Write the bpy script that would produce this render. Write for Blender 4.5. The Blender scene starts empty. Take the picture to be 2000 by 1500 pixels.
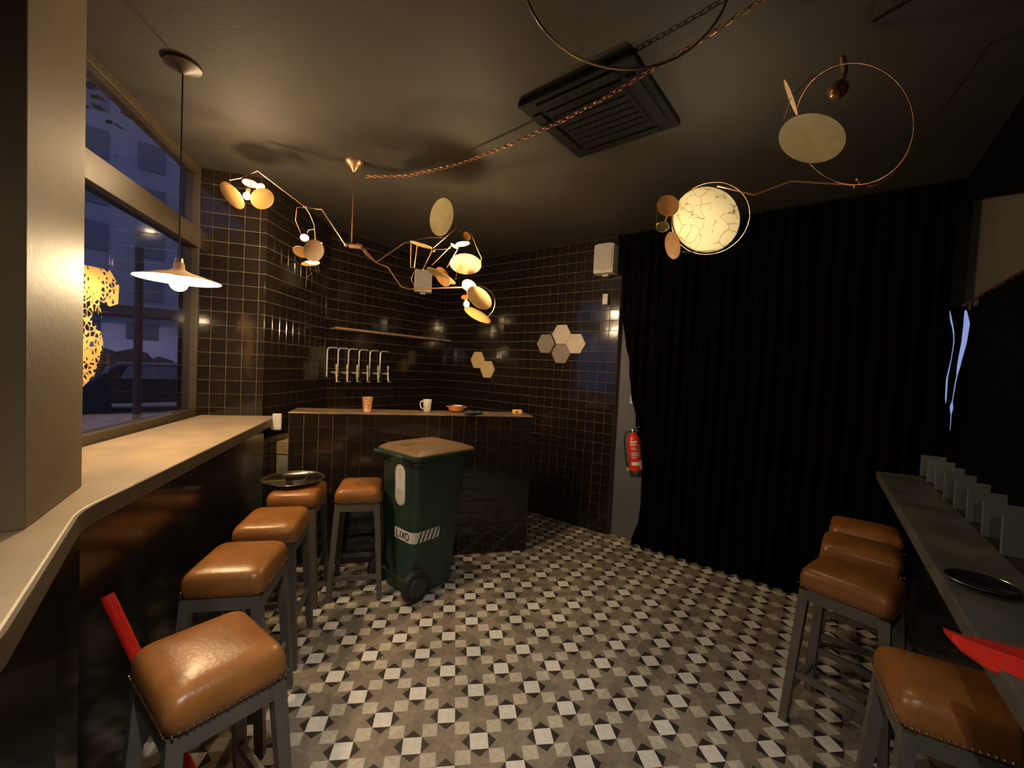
import bpy, bmesh, math, random
from mathutils import Vector, Matrix, Euler
random.seed(7)
PI = math.pi
scene = bpy.context.scene
COL = scene.collection
# ------------------------------------------------------------------ camera, sky, exposure
cam_d = bpy.data.cameras.new('camera'); cam = bpy.data.objects.new('camera', cam_d); COL.objects.link(cam)
cam_d.sensor_width = 36.0; cam_d.lens = 14.57; cam_d.clip_start = 0.02
cam.matrix_world = Matrix(((0.9987942, -0.0490940, -0.0000000, 0.0000000), (0.0017985, 0.0365886, -0.9993288, 0.0000000), (0.0490611, 0.9981238, 0.0366328, 1.6051460), (0, 0, 0, 1)))
scene.camera = cam
world = bpy.data.worlds.new('dusk'); scene.world = world; world.use_nodes = True
bg = world.node_tree.nodes['Background']; bg.inputs[0].default_value = (0.20, 0.25, 0.50, 1); bg.inputs[1].default_value = 1.1
vs = scene.view_settings
vs.view_transform = 'Standard'; vs.look = 'None'; vs.exposure = 0.2; vs.gamma = 1.0; vs.use_curve_mapping = False

# ------------------------------------------------------------------ materials
MATS = {}
def mat(name, col, rough=0.5, metal=0.0, var=0.0, scale=8.0, bump=0.0, bscale=40.0, spec=0.5, emit=None, estr=0.0,
        transl=0.0, coat=0.0, objvar=0.0, col2=None, sheen=0.0):
    m = bpy.data.materials.new(name); m.use_nodes = True; MATS[name] = m
    nt = m.node_tree; n = nt.nodes; l = nt.links; b = n['Principled BSDF']
    b.inputs['Base Color'].default_value = (*col, 1); b.inputs['Roughness'].default_value = rough
    b.inputs['Metallic'].default_value = metal; b.inputs['Specular IOR Level'].default_value = spec
    b.inputs['Coat Weight'].default_value = coat; b.inputs['Sheen Weight'].default_value = sheen
    if emit: b.inputs['Emission Color'].default_value = (*emit, 1); b.inputs['Emission Strength'].default_value = estr
    tc = n.new('ShaderNodeTexCoord')
    if var > 0 or objvar > 0 or col2:
        nz = n.new('ShaderNodeTexNoise'); nz.inputs['Scale'].default_value = scale; nz.inputs['Detail'].default_value = 6
        l.new(tc.outputs['Object'], nz.inputs['Vector'])
        c2 = col2 if col2 else tuple(max(0, c * (1 - var)) for c in col); c1 = col if col2 else tuple(min(1, c * (1 + var)) for c in col)
        mx = n.new('ShaderNodeMix'); mx.data_type = 'RGBA'
        mx.inputs['A'].default_value = (*c2, 1); mx.inputs['B'].default_value = (*c1, 1)
        mr = n.new('ShaderNodeMapRange'); mr.inputs['From Min'].default_value = 0.3; mr.inputs['From Max'].default_value = 0.7
        l.new(nz.outputs['Fac'], mr.inputs['Value']); l.new(mr.outputs[0], mx.inputs['Factor'])
        out = mx.outputs['Result']
        if objvar > 0:
            oi = n.new('ShaderNodeObjectInfo'); hv = n.new('ShaderNodeHueSaturation')
            m2 = n.new('ShaderNodeMapRange'); m2.inputs['To Min'].default_value = 1 - objvar; m2.inputs['To Max'].default_value = 1 + objvar
            l.new(oi.outputs['Random'], m2.inputs['Value']); l.new(m2.outputs[0], hv.inputs['Value']); l.new(out, hv.inputs['Color']); out = hv.outputs[0]
        l.new(out, b.inputs['Base Color'])
    if bump > 0:
        nb = n.new('ShaderNodeTexNoise'); nb.inputs['Scale'].default_value = bscale; nb.inputs['Detail'].default_value = 4
        bp = n.new('ShaderNodeBump'); bp.inputs['Strength'].default_value = bump; bp.inputs['Distance'].default_value = 0.01
        l.new(tc.outputs['Object'], nb.inputs['Vector']); l.new(nb.outputs['Fac'], bp.inputs['Height']); l.new(bp.outputs[0], b.inputs['Normal'])
    if transl > 0:
        tr = n.new('ShaderNodeBsdfTranslucent'); tr.inputs['Color'].default_value = (*col, 1)
        ms = n.new('ShaderNodeMixShader'); ms.inputs[0].default_value = transl
        l.new(b.outputs[0], ms.inputs[1]); l.new(tr.outputs[0], ms.inputs[2]); l.new(ms.outputs[0], n['Material Output'].inputs['Surface'])
    return m
mat('ceiling', (0.029, 0.024, 0.018), 0.75, var=0.18, scale=2.5, bump=0.15, bscale=60)
mat('paint_dark', (0.030, 0.028, 0.026), 0.55, var=0.2, scale=3)
mat('paint_mid', (0.20, 0.20, 0.18), 0.6, var=0.1, scale=4)
mat('paint_grey', (0.085, 0.088, 0.10), 0.6, var=0.12, scale=4, bump=0.08)
mat('pillar', (0.15, 0.11, 0.062), 0.6, var=0.1, scale=3, bump=0.1)
mat('olive_wall', (0.10, 0.092, 0.066), 0.8, var=0.15, scale=2)
mat('tile', (0.0135, 0.0095, 0.0075), 0.10, var=0.2, scale=20, bump=0.03, bscale=14, objvar=0.13, spec=0.6)
mat('grout', (0.15, 0.108, 0.074), 0.8, var=0.2, scale=30)
mat('panel_black', (0.012, 0.009, 0.008), 0.16, var=0.3, scale=6, bump=0.02, bscale=9)
mat('f_white', (0.70, 0.67, 0.62), 0.42, var=0.10, scale=30, objvar=0.12, bump=0.05)
mat('f_light', (0.52, 0.475, 0.39), 0.42, var=0.16, scale=45, objvar=0.15, bump=0.05)
mat('f_tan', (0.235, 0.195, 0.15), 0.42, var=0.25, scale=24, objvar=0.22, bump=0.05)
mat('f_black', (0.035, 0.027, 0.026), 0.40, var=0.3, scale=30, objvar=0.2)
mat('f_joint', (0.09, 0.075, 0.06), 0.8, var=0.2)
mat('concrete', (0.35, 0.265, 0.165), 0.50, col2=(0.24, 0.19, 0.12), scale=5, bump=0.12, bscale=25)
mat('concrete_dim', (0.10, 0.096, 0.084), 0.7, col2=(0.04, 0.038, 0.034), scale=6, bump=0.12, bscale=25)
mat('counter_edge', (0.085, 0.065, 0.04), 0.5, var=0.25, scale=10)
mat('leather', (0.27, 0.108, 0.028), 0.33, var=0.16, scale=10, bump=0.10, bscale=90, objvar=0.06)
mat('frame_grey', (0.10, 0.092, 0.08), 0.45, var=0.15, scale=12)
mat('brass', (0.75, 0.55, 0.28), 0.25, metal=1.0)
mat('copper', (0.52, 0.30, 0.17), 0.35, metal=0.8, var=0.1)
mat('copper_bright', (0.80, 0.42, 0.20), 0.3, metal=0.5, var=0.1)
mat('copper_dark', (0.35, 0.16, 0.09), 0.4, metal=0.9, var=0.25, scale=30)
mat('steel', (0.62, 0.58, 0.52), 0.22, metal=0.9, var=0.05)
mat('tap_metal', (0.60, 0.55, 0.45), 0.3, metal=0.45, var=0.05)
mat('chrome', (0.75, 0.73, 0.68), 0.12, metal=1.0)
mat('bin_green', (0.022, 0.050, 0.037), 0.45, var=0.25, scale=10, bump=0.06, bscale=120)
mat('lid_brown', (0.165, 0.098, 0.05), 0.5, var=0.2, scale=8, bump=0.06, bscale=60)
mat('rubber', (0.014, 0.014, 0.014), 0.6, var=0.2)
mat('hub', (0.030, 0.032, 0.033), 0.5)
mat('sticker', (0.72, 0.70, 0.66), 0.5, var=0.03)
mat('print_black', (0.012, 0.012, 0.016), 0.5)
mat('print_grey', (0.25, 0.23, 0.21), 0.6)
mat('plastic_white', (0.62, 0.58, 0.51), 0.45, var=0.04)
mat('plastic_dim', (0.45, 0.43, 0.40), 0.5, var=0.05)
mat('hex_ivory', (0.72, 0.53, 0.29), 0.45, var=0.08, scale=14)
mat('hex_pale', (0.55, 0.47, 0.39), 0.45, var=0.08, scale=14)
mat('hex_dim', (0.24, 0.19, 0.155), 0.45, var=0.1, scale=14)
mat('disc_gold', (0.62, 0.46, 0.17), 0.5, metal=0.15, var=0.10, scale=25, transl=0.01, bump=0.12, bscale=30)
mat('disc_dull', (0.36, 0.30, 0.13), 0.55, metal=0.1, var=0.12, scale=18, bump=0.1, bscale=30)
mat('disc_cream', (0.80, 0.60, 0.30), 0.55, var=0.06, scale=25, transl=0.06, bump=0.12, bscale=30)
mat('disc_glow', (0.92, 0.74, 0.44), 0.55, var=0.06, scale=25, transl=0.62)
mat('disc_tan', (0.62, 0.42, 0.22), 0.55, var=0.08, scale=25, transl=0.10)
mat('disc_orange', (0.80, 0.42, 0.14), 0.5, var=0.12, scale=25, transl=0.07)
mat('enamel', (0.75, 0.60, 0.40), 0.4, transl=0.1)
mat('bulb_warm', (1, .8, .5), emit=(1.0, 0.70, 0.38), estr=1450)
mat('bulb_pendant', (1, .8, .5), emit=(1.0, 0.72, 0.40), estr=850)
mat('bulb_fill_white', (1, .9, .8), emit=(1.0, 0.92, 0.82), estr=3300)
mat('bulb_soft', (1, .9, .7), emit=(1.0, 0.80, 0.52), estr=550)
mat('bulb_fill_near', (1, .9, .7), emit=(1.0, 0.84, 0.62), estr=330)
mat('bulb_off', (0.30, 0.15, 0.06), 0.12, metal=0.6, var=0.2)
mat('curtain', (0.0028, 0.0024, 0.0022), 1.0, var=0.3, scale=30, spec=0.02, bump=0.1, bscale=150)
mat('ac_black', (0.005, 0.004, 0.0035), 0.8, spec=0.2, var=0.2)
mat('win_frame', (0.042, 0.029, 0.015), 0.5, var=0.15)
mat('red_plastic', (0.62, 0.022, 0.012), 0.35, var=0.08)
mat('red_paint', (0.60, 0.030, 0.015), 0.3, var=0.05)
mat('blue_plastic', (0.02, 0.07, 0.25), 0.4)
mat('wood_top', (0.16, 0.10, 0.055), 0.32, var=0.35, scale=14, bump=0.05)
mat('wood_rail', (0.36, 0.22, 0.15), 0.45, var=0.2, scale=12)
mat('clay', (0.52, 0.17, 0.055), 0.5, var=0.1)
mat('ceramic', (0.66, 0.62, 0.55), 0.25)
mat('cloth_dark', (0.035, 0.035, 0.032), 0.9)
mat('yellow_box', (0.85, 0.52, 0.10), 0.5)
mat('card_grey', (0.09, 0.097, 0.094), 0.6, var=0.1, objvar=0.1)
mat('wood_dark', (0.045, 0.022, 0.012), 0.5, var=0.3, scale=12)
mat('black_gloss', (0.012, 0.012, 0.013), 0.15)
mat('asphalt', (0.13, 0.13, 0.15), 0.6, var=0.3, scale=3)
mat('facade_grey', (0.33, 0.30, 0.32), 0.8, var=0.1, scale=0.6)
mat('facade_pale', (0.62, 0.58, 0.66), 0.8, var=0.08, scale=1.5)
mat('roof_dark', (0.08, 0.05, 0.045), 0.7, var=0.2)
mat('hedge', (0.035, 0.020, 0.016), 0.9, var=0.5, scale=9)
mat('post_brown', (0.10, 0.045, 0.03), 0.6, var=0.2)
mat('car_dark', (0.03, 0.022, 0.026), 0.25, var=0.1)
mat('pane_dark', (0.15, 0.14, 0.16), 0.3)
mat('leaf', (0.03, 0.035, 0.02), 0.8, var=0.4)
mat('facade_fill_light', (1, .9, .8), emit=(1.0, 0.72, 0.62), estr=900)
def glass_mat(name, tint):
    m = bpy.data.materials.new(name); m.use_nodes = True; MATS[name] = m; nt = m.node_tree; n = nt.nodes; l = nt.links
    n.remove(n['Principled BSDF']); t = n.new('ShaderNodeBsdfTransparent'); t.inputs[0].default_value = (*tint, 1)
    g = n.new('ShaderNodeBsdfGlossy'); g.inputs['Roughness'].default_value = 0.02; lw = n.new('ShaderNodeLayerWeight'); lw.inputs[0].default_value = 0.5; pw = n.new('ShaderNodeMath'); pw.operation = 'POWER'; pw.inputs[1].default_value = 4.0; f = n.new('ShaderNodeMath'); f.operation = 'MULTIPLY_ADD'; f.inputs[1].default_value = 0.7; f.inputs[2].default_value = 0.035; l.new(lw.outputs['Facing'], pw.inputs[0]); l.new(pw.outputs[0], f.inputs[0])
    ms = n.new('ShaderNodeMixShader'); l.new(f.outputs[0], ms.inputs[0]); l.new(t.outputs[0], ms.inputs[1]); l.new(g.outputs[0], ms.inputs[2])
    l.new(ms.outputs[0], n['Material Output'].inputs['Surface'])
glass_mat('glass', (0.85, 0.85, 0.88))
def crumple_mat():
    m = mat('disc_crumpled', (0.92, 0.88, 0.72), 0.5, transl=0.55)
    nt = m.node_tree; n = nt.nodes; l = nt.links; b = n['Principled BSDF']; tc = n['Texture Coordinate']
    v = n.new('ShaderNodeTexVoronoi'); v.feature = 'DISTANCE_TO_EDGE'; v.inputs['Scale'].default_value = 17
    nz = n.new('ShaderNodeTexNoise'); nz.inputs['Scale'].default_value = 9; va = n.new('ShaderNodeVectorMath'); va.operation = 'MULTIPLY_ADD'
    va.inputs[1].default_value = (0.12, 0.12, 0.12)
    l.new(tc.outputs['Object'], nz.inputs['Vector']); l.new(nz.outputs['Color'], va.inputs[0]); l.new(tc.outputs['Object'], va.inputs[2]); l.new(va.outputs[0], v.inputs['Vector'])
    mr = n.new('ShaderNodeMapRange'); mr.inputs['From Max'].default_value = 0.035; l.new(v.outputs['Distance'], mr.inputs['Value'])
    nz2 = n.new('ShaderNodeTexNoise'); nz2.inputs['Scale'].default_value = 14; l.new(tc.outputs['Object'], nz2.inputs['Vector'])
    mx2 = n.new('ShaderNodeMath'); mx2.operation = 'MAXIMUM'; gr = n.new('ShaderNodeMath'); gr.operation = 'GREATER_THAN'; gr.inputs[1].default_value = 0.52
    l.new(nz2.outputs['Fac'], gr.inputs[0]); l.new(gr.outputs[0], mx2.inputs[0]); l.new(mr.outputs[0], mx2.inputs[1])
    mx = n.new('ShaderNodeMix'); mx.data_type = 'RGBA'; mx.inputs['A'].default_value = (0.35, 0.20, 0.07, 1); mx.inputs['B'].default_value = (0.95, 0.92, 0.74, 1)
    l.new(mx2.outputs[0], mx.inputs['Factor']); l.new(mx.outputs['Result'], b.inputs['Base Color'])
    tr = [q for q in n if q.type == 'BSDF_TRANSLUCENT'][0]; l.new(mx.outputs['Result'], tr.inputs['Color'])
crumple_mat()
def lace_mat():
    m = mat('lace_paint', (0.42, 0.27, 0.09), 0.6, transl=0.15)
    nt = m.node_tree; n = nt.nodes; l = nt.links; tc = n['Texture Coordinate']
    v = n.new('ShaderNodeTexVoronoi'); v.feature = 'DISTANCE_TO_EDGE'; v.inputs['Scale'].default_value = 34
    nz = n.new('ShaderNodeTexNoise'); nz.inputs['Scale'].default_value = 12; va = n.new('ShaderNodeVectorMath'); va.operation = 'MULTIPLY_ADD'; va.inputs[1].default_value = (0.05,) * 3
    l.new(tc.outputs['Object'], nz.inputs['Vector']); l.new(nz.outputs['Color'], va.inputs[0]); l.new(tc.outputs['Object'], va.inputs[2]); l.new(va.outputs[0], v.inputs['Vector'])
    n2 = n.new('ShaderNodeTexNoise'); n2.inputs['Scale'].default_value = 7; l.new(tc.outputs['Object'], n2.inputs['Vector'])
    mr = n.new('ShaderNodeMapRange'); mr.inputs['From Min'].default_value = 0.35; mr.inputs['From Max'].default_value = 0.65; mr.inputs['To Min'].default_value = 0.05; mr.inputs['To Max'].default_value = 0.42
    l.new(n2.outputs['Fac'], mr.inputs['Value']); lt = n.new('ShaderNodeMath'); lt.operation = 'LESS_THAN'; l.new(v.outputs['Distance'], lt.inputs[0]); l.new(mr.outputs[0], lt.inputs[1])
    out = n['Material Output']; src = out.inputs['Surface'].links[0].from_socket; t = n.new('ShaderNodeBsdfTransparent'); ms = n.new('ShaderNodeMixShader')
    l.new(lt.outputs[0], ms.inputs[0]); l.new(t.outputs[0], ms.inputs[1]); l.new(src, ms.inputs[2]); l.new(ms.outputs[0], out.inputs['Surface'])
lace_mat()

# ------------------------------------------------------------------ helpers
class MB:
    def __init__(s): s.v = []; s.f = []; s.mi = []
    def add(s, vs, fs, mi=0):
        o = len(s.v); s.v += [tuple(p) for p in vs]; s.f += [tuple(i + o for i in f) for f in fs]; s.mi += [mi] * len(fs)
    def box(s, c, d, rz=0, mi=0, top=1.0, M=None):
        hx, hy, hz = d[0] / 2, d[1] / 2, d[2] / 2; cs, sn = math.cos(rz), math.sin(rz); vs = []
        for z in (-1, 1):
            k = top if z > 0 else 1
            for x, y in ((-1, -1), (1, -1), (1, 1), (-1, 1)):
                X, Y = x * hx * k, y * hy * k; p = Vector((c[0] + X * cs - Y * sn, c[1] + X * sn + Y * cs, c[2] + z * hz)); vs.append(M @ p if M else p)
        s.add(vs, [(3, 2, 1, 0), (4, 5, 6, 7), (0, 1, 5, 4), (1, 2, 6, 5), (2, 3, 7, 6), (3, 0, 4, 7)], mi)
    def bar(s, a, b, w, h=None, mi=0, w2=None):      # rectangular bar between two points
        a = Vector(a); b = Vector(b); d = (b - a).normalized(); up = Vector((0, 0, 1)) if abs(d.z) < 0.95 else Vector((0, 1, 0))
        x = d.cross(up).normalized(); y = x.cross(d); h = h or w; vs = []
        for p, k in ((a, 1), (b, (w2 / w) if w2 else 1)):
            for i, j in ((-1, -1), (1, -1), (1, 1), (-1, 1)): vs.append(p + x * i * w / 2 * k + y * j * h / 2 * k)
        s.add(vs, [(3, 2, 1, 0), (4, 5, 6, 7), (0, 1, 5, 4), (1, 2, 6, 5), (2, 3, 7, 6), (3, 0, 4, 7)], mi)
    def tube(s, pts, r, n=8, closed=False, mi=0, r2=None):
        pts = [Vector(p) for p in pts]; N = len(pts); prev = None; rings = []
        for i, p in enumerate(pts):
            if closed: d = (pts[(i + 1) % N] - pts[i - 1]).normalized()
            else: d = ((pts[min(i + 1, N - 1)] - pts[max(i - 1, 0)])).normalized()
            if prev is None: up = Vector((0, 0, 1)) if abs(d.z) < 0.9 else Vector((1, 0, 0)); x = d.cross(up).normalized()
            else: x = (prev - d * prev.dot(d)).normalized()
            prev = x; y = d.cross(x); rr = r if r2 is None else r + (r2 - r) * i / (N - 1)
            rings.append([p + (x * math.cos(2 * PI * k / n) + y * math.sin(2 * PI * k / n)) * rr for k in range(n)])
        vs = [q for ring in rings for q in ring]; fs = []
        for i in range(N if closed else N - 1):
            a = i * n; b = ((i + 1) % N) * n
            for k in range(n): fs.append((a + k, a + (k + 1) % n, b + (k + 1) % n, b + k))
        if not closed: fs.append(tuple(range(n - 1, -1, -1))); fs.append(tuple((N - 1) * n + k for k in range(n)))
        s.add(vs, fs, mi)
    def lathe(s, prof, c=(0, 0, 0), n=24, M=None, mi=0, caps=True):   # prof: (r, z)
        vs = []; fs = []
        for r, z in prof:
            for k in range(n):
                p = Vector((r * math.cos(2 * PI * k / n), r * math.sin(2 * PI * k / n), z)); p = (M @ p) if M else p; vs.append(p + Vector(c))
        for i in range(len(prof) - 1):
            for k in range(n): fs.append((i * n + k, i * n + (k + 1) % n, (i + 1) * n + (k + 1) % n, (i + 1) * n + k))
        if caps:
            fs.append(tuple(range(n - 1, -1, -1))); o = (len(prof) - 1) * n; fs.append(tuple(o + k for k in range(n)))
        s.add(vs, fs, mi)
    def poly(s, pts, z0, z1, mi=0):      # vertical prism over an outline (counter-clockwise)
        n = len(pts); vs = [(p[0], p[1], z0) for p in pts] + [(p[0], p[1], z1) for p in pts]
        s.add(vs, [tuple(range(n - 1, -1, -1)), tuple(range(n, 2 * n))] + [(i, (i + 1) % n, n + (i + 1) % n, n + i) for i in range(n)], mi)
    def loft(s, rings, caps=True, mi=0):
        n = len(rings[0]); vs = [p for r in rings for p in r]; fs = []
        for i in range(len(rings) - 1):
            for k in range(n): fs.append((i * n + k, i * n + (k + 1) % n, (i + 1) * n + (k + 1) % n, (i + 1) * n + k))
        if caps: fs.append(tuple(range(n - 1, -1, -1))); o = (len(rings) - 1) * n; fs.append(tuple(o + k for k in range(n)))
        s.add(vs, fs, mi)
    def sphere(s, c, r, n=12, m=8, sz=1.0, mi=0):
        prof = [(max(1e-4, r * math.sin(PI * i / m)), -r * sz * math.cos(PI * i / m)) for i in range(m + 1)]; s.lathe(prof, c, n, mi=mi, caps=True)
    def mesh(s, name, mats, smooth=False):
        me = bpy.data.meshes.new(name); me.from_pydata(s.v, [], s.f)
        for m in (mats if isinstance(mats, (list, tuple)) else [mats]): me.materials.append(MATS[m])
        me.polygons.foreach_set('material_index', s.mi)
        if smooth:
            me.polygons.foreach_set('use_smooth', [True] * len(me.polygons)); me.set_sharp_from_angle(angle=math.radians(smooth if smooth is not True else 40))
        me.update(); return me
    def build(s, name, mats, parent=None, smooth=False): return link(name, s.mesh(name, mats, smooth), parent)
def link(name, data, parent=None):
    o = bpy.data.objects.new(name, data); COL.objects.link(o)
    if parent: o.parent = parent
    return o
def tag(o, label=None, cat=None, group=None, kind=None):
    if label: o['label'] = label
    if cat: o['category'] = cat
    if group: o['group'] = group
    if kind: o['kind'] = kind
    return o
def thing(name, label, cat, loc=(0, 0, 0), rz=0, group=None):
    o = link(name, None); o.location = loc; o.rotation_euler = (0, 0, rz); return tag(o, label, cat, group)
def copy_tree(o, parent=None):
    c = o.copy(); COL.objects.link(c); c.parent = parent
    for ch in list(o.children): copy_tree(ch, c)
    return c
def struct(o, label=None): o['kind'] = 'structure'; o['label'] = label or o.name.replace('_', ' '); return o
def bevel(o, w, seg=2):
    b = o.modifiers.new('bevel', 'BEVEL'); b.width = w; b.segments = seg; b.limit_method = 'ANGLE'; return o
def dirv(a): return Vector((math.cos(math.radians(a)), math.sin(math.radians(a)), 0))
def frame(n, up=Vector((0, 0, 1))):
    n = Vector(n).normalized(); x = up.cross(n); x = Vector((1, 0, 0)) if x.length < 1e-3 else x.normalized(); y = n.cross(x)
    return Matrix((x, y, n)).transposed()
CZ = 2.95
TP = 0.1025      # wall tile pitch
U = dirv(52.8); V = dirv(-37.2); CU0 = Vector((1.015, 4.068, 0))     # the tiled side wall runs along V; U is its outward normal
def on_curtain(lat, z, along=0.0): return CU0 + V * lat + U * along + Vector((0, 0, z))

# ------------------------------------------------------------------ floor: 20 cm patterned cement tiles
fb = MB(); fb.poly([(-2.66, -3.06), (5.2, -3.06), (5.2, 8), (-3.0, 8), (-2.42, 3.06), (-1.95, 1.3), (-2.66, 0.2)], -0.12, -0.003)
floor = struct(fb.build('floor', 'f_joint'), 'patterned cement tile floor')
def floor_tile_mesh():
    m = MB(); g = 0.1994 / 2; a = 0.2
    def P(x, y, z=0): return (max(-g, min(g, x * a)), max(-g, min(g, y * a)), z)
    r = 0.275; q = 0.262
    for k in range(4):
        c, s = round(math.cos(k * PI / 2)), round(math.sin(k * PI / 2))
        def R(x, y): return P(x * c - y * s, x * s + y * c)
        m.add([R(r, 0), R(q, q), R(0, r)], [(0, 1, 2)], 3)
        m.add([R(r, 0), R(.5, -.225), R(.5, .225)], [(0, 1, 2)], 1)
        m.add([R(r, 0), R(.5, .225), R(.5, .5), R(q, q)], [(0, 1, 2, 3)], 2)
        m.add([R(0, r), R(q, q), R(.5, .5), R(.225, .5)], [(0, 1, 2, 3)], 2)
    m.add([P(r, 0), P(0, r), P(-r, 0), P(0, -r)], [(0, 1, 2, 3)], 0)
    e = [(-g, -g), (g, -g), (g, g), (-g, g)]
    m.add([(x, y, 0) for x, y in e] + [(x, y, -.004) for x, y in e], [(i, 4 + i, 4 + (i + 1) % 4, (i + 1) % 4) for i in range(4)], 2)
    return m.mesh('floor_tile', ['f_white', 'f_light', 'f_tan', 'f_black'])
ftm = floor_tile_mesh()
FU, FV = dirv(52.802), dirv(142.802); FO = Vector((-0.10498, 2.00603, 0))
def pt_side(p, a, b): return (b[0] - a[0]) * (p[1] - a[1]) - (b[1] - a[1]) * (p[0] - a[0])
cand = []
for i in range(-26, 27):
    for j in range(-26, 27):
        p = FO + FU * (0.2 * i) + FV * (0.2 * j)
        if p.y < 0.2 or p.y > 5.4: continue
        if (p - CU0).dot(U) > 0.12 or (p - CU0).dot(V) > 2.30: continue
        if p.x < -1.75 or pt_side(p, (-1.35, 1.1), (-1.95, 3.1)) > 0.02: continue
        inview = abs(p.x) < 1.28 * p.y and p.y > 1.45
        hid = pt_side(p, (-1.69, 3.12), (0.19, 3.63)) > 0.05 and p.x < 0.1
        cand.append((0 if (inview and not hid) else 1, p.length, p))
cand.sort(key=lambda t: (t[0], t[1]))
rest = MB()
for n_, (h, d_, p) in enumerate(cand):
    if n_ < 300 and h == 0:
        o = link('floor_tile', ftm, floor); o.location = p; o.rotation_euler = (random.gauss(0, .0012), random.gauss(0, .0012), math.radians(52.802) + (n_ % 4) * PI / 2)
    else:
        M = Matrix.Translation(p) @ Matrix.Rotation(math.radians(52.802), 4, 'Z')
        ofs = len(rest.v); rest.v += [tuple(M @ v.co) for v in ftm.vertices]
        for pl in ftm.polygons: rest.f.append(tuple(ofs + k for k in pl.vertices)); rest.mi.append(pl.material_index)
rt_ = rest.build('floor_tile_field', ['f_white', 'f_light', 'f_tan', 'f_black'], floor); rt_['kind'] = 'stuff'

# ------------------------------------------------------------------ ceiling and walls
cb = MB(); cb.poly([(-2.66, -3.06), (5.2, -3.06), (5.2, 8), (-3.0, 8), (-2.42, 3.06), (-1.95, 1.3), (-2.66, 0.2)], CZ, CZ + 0.1)
ceiling = struct(cb.build('ceiling', 'ceiling'), 'dark matt painted ceiling')
def tile_mesh(w, h):
    m = MB(); t = 0.006; b = 0.0022
    vs = [(-w / 2, 0, -h / 2), (w / 2, 0, -h / 2), (w / 2, 0, h / 2), (-w / 2, 0, h / 2)]
    vs += [(x * (1 - 2 * b / w), t, z * (1 - 2 * b / h)) for x, _, z in vs]
    m.add(vs, [(4, 7, 6, 5), (0, 4, 5, 1), (1, 5, 6, 2), (2, 6, 7, 3), (3, 7, 4, 0)])
    return m.mesh('wall_tile', 'tile')
TM = {}
def tiled_wall(name, label, p0, p1, z0, z1, thick, limit=300, hide=None, ext=0.0):
    """p0 -> p1 runs with the room on its right-hand side (tiles on that side)."""
    p0 = Vector((*p0, 0)); p1 = Vector((*p1, 0)); d = p1 - p0; L = d.length; d = d / L; nrm = Vector((d.y, -d.x, 0)); ang = math.atan2(-d.y, -d.x)
    w = MB(); c = (p0 + p1) / 2 - nrm * (thick / 2 + 0.004); w.box((c.x, c.y, (z0 + z1) / 2), (L + ext, thick, z1 - z0), math.atan2(d.y, d.x))
    wall = w.build(name, 'grout'); struct(wall, label)
    cells = []; nz = int((z1 - z0 - .002) / TP + 0.999); nx = int((L - .004) / TP + 0.999)
    for i in range(nx):
        for j in range(nz):
            x0, x1 = i * TP, min(L, (i + 1) * TP); a0, a1 = z1 - (j + 1) * TP, z1 - j * TP; a0 = max(a0, z0)
            if x1 - x0 < 0.012 or a1 - a0 < 0.012: continue
            p = p0 + d * ((x0 + x1) / 2); q = Vector((p.x, p.y, (a0 + a1) / 2))
            hd = 1 if (hide and hide(q)) else 0
            cells.append((hd, (q - Vector((0, 0, 1.6))).length, q, round(x1 - x0 - .0028, 4), round(a1 - a0 - .0028, 4)))
    cells.sort(key=lambda t: (t[0], t[1])); rm = MB(); k = 0
    for hd, ds, q, tw, th in cells:
        tw = min(tw, .0997); th = min(th, .0997)
        if (tw, th) not in TM: TM[(tw, th)] = tile_mesh(tw, th)
        me = TM[(tw, th)]; R = Euler((random.gauss(0, .0045), 0, ang + random.gauss(0, .0045))); loc = q - nrm * 0.0045
        if hd == 0 and k < limit:
            o = link('wall_tile', me, wall); o.location = loc; o.rotation_euler = R; k += 1
        else:
            M = Matrix.Translation(loc) @ R.to_matrix().to_4x4(); rm.add([M @ v.co for v in me.vertices], [tuple(p_.vertices) for p_ in me.polygons])
    if rm.v: o = rm.build('wall_tile_field', 'tile', wall); o['kind'] = 'stuff'
    return wall
behind_bar = lambda q: q.z < 1.1 and q.x < 0.0
C1 = (-1.915, 3.18); C2 = (-1.915, 4.275); C3 = (-0.9435, 5.5546)
wall_corner = tiled_wall('wall_corner', 'narrow black tiled wall at the end of the window counter', (-2.45, 3.025), C1, 0.0, CZ, 0.10, hide=lambda q: q.z < 1.1)
wall_passage = tiled_wall('wall_passage', 'black tiled wall receding behind the counter end', C1, C2, 0.0, CZ, 0.10, hide=behind_bar)
wall_back = tiled_wall('wall_back', 'black tiled wall that carries the beer taps', C2, C3, 0.0, CZ, 0.10, hide=behind_bar, ext=0.2)
wall_side = tiled_wall('wall_side', 'black tiled wall with hexagon tiles beside the curtain', C3, (1.015, 4.068), 0.0, CZ, 0.10, hide=behind_bar)
def wall(name, m, a, b, z0=0, z1=CZ, t=0.1, label=None):
    a = Vector((*a, 0)); b = Vector((*b, 0)); d = b - a; c = (a + b) / 2; w = MB()
    w.box((c.x, c.y, (z0 + z1) / 2), (d.length, t, z1 - z0), math.atan2(d.y, d.x)); return struct(w.build(name, m), label)
g0 = on_curtain(0.0, 0, 0.11); g1 = on_curtain(2.16, 0, 0.11); g2 = on_curtain(2.7, 0, 0.11)
wall('wall_grey', 'paint_grey', g0.xy, g1.xy, label='dark grey painted wall behind the black curtain')
wall('wall_grey_top', 'paint_dark', g1.xy, g2.xy, 2.14, CZ, label='wall above the curtained corner window')
wall('wall_grey_low', 'paint_dark', g1.xy, g2.xy, 0, 1.25, label='wall below the curtained corner window')
RW = 2.36      # side wall with the long counter
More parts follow.
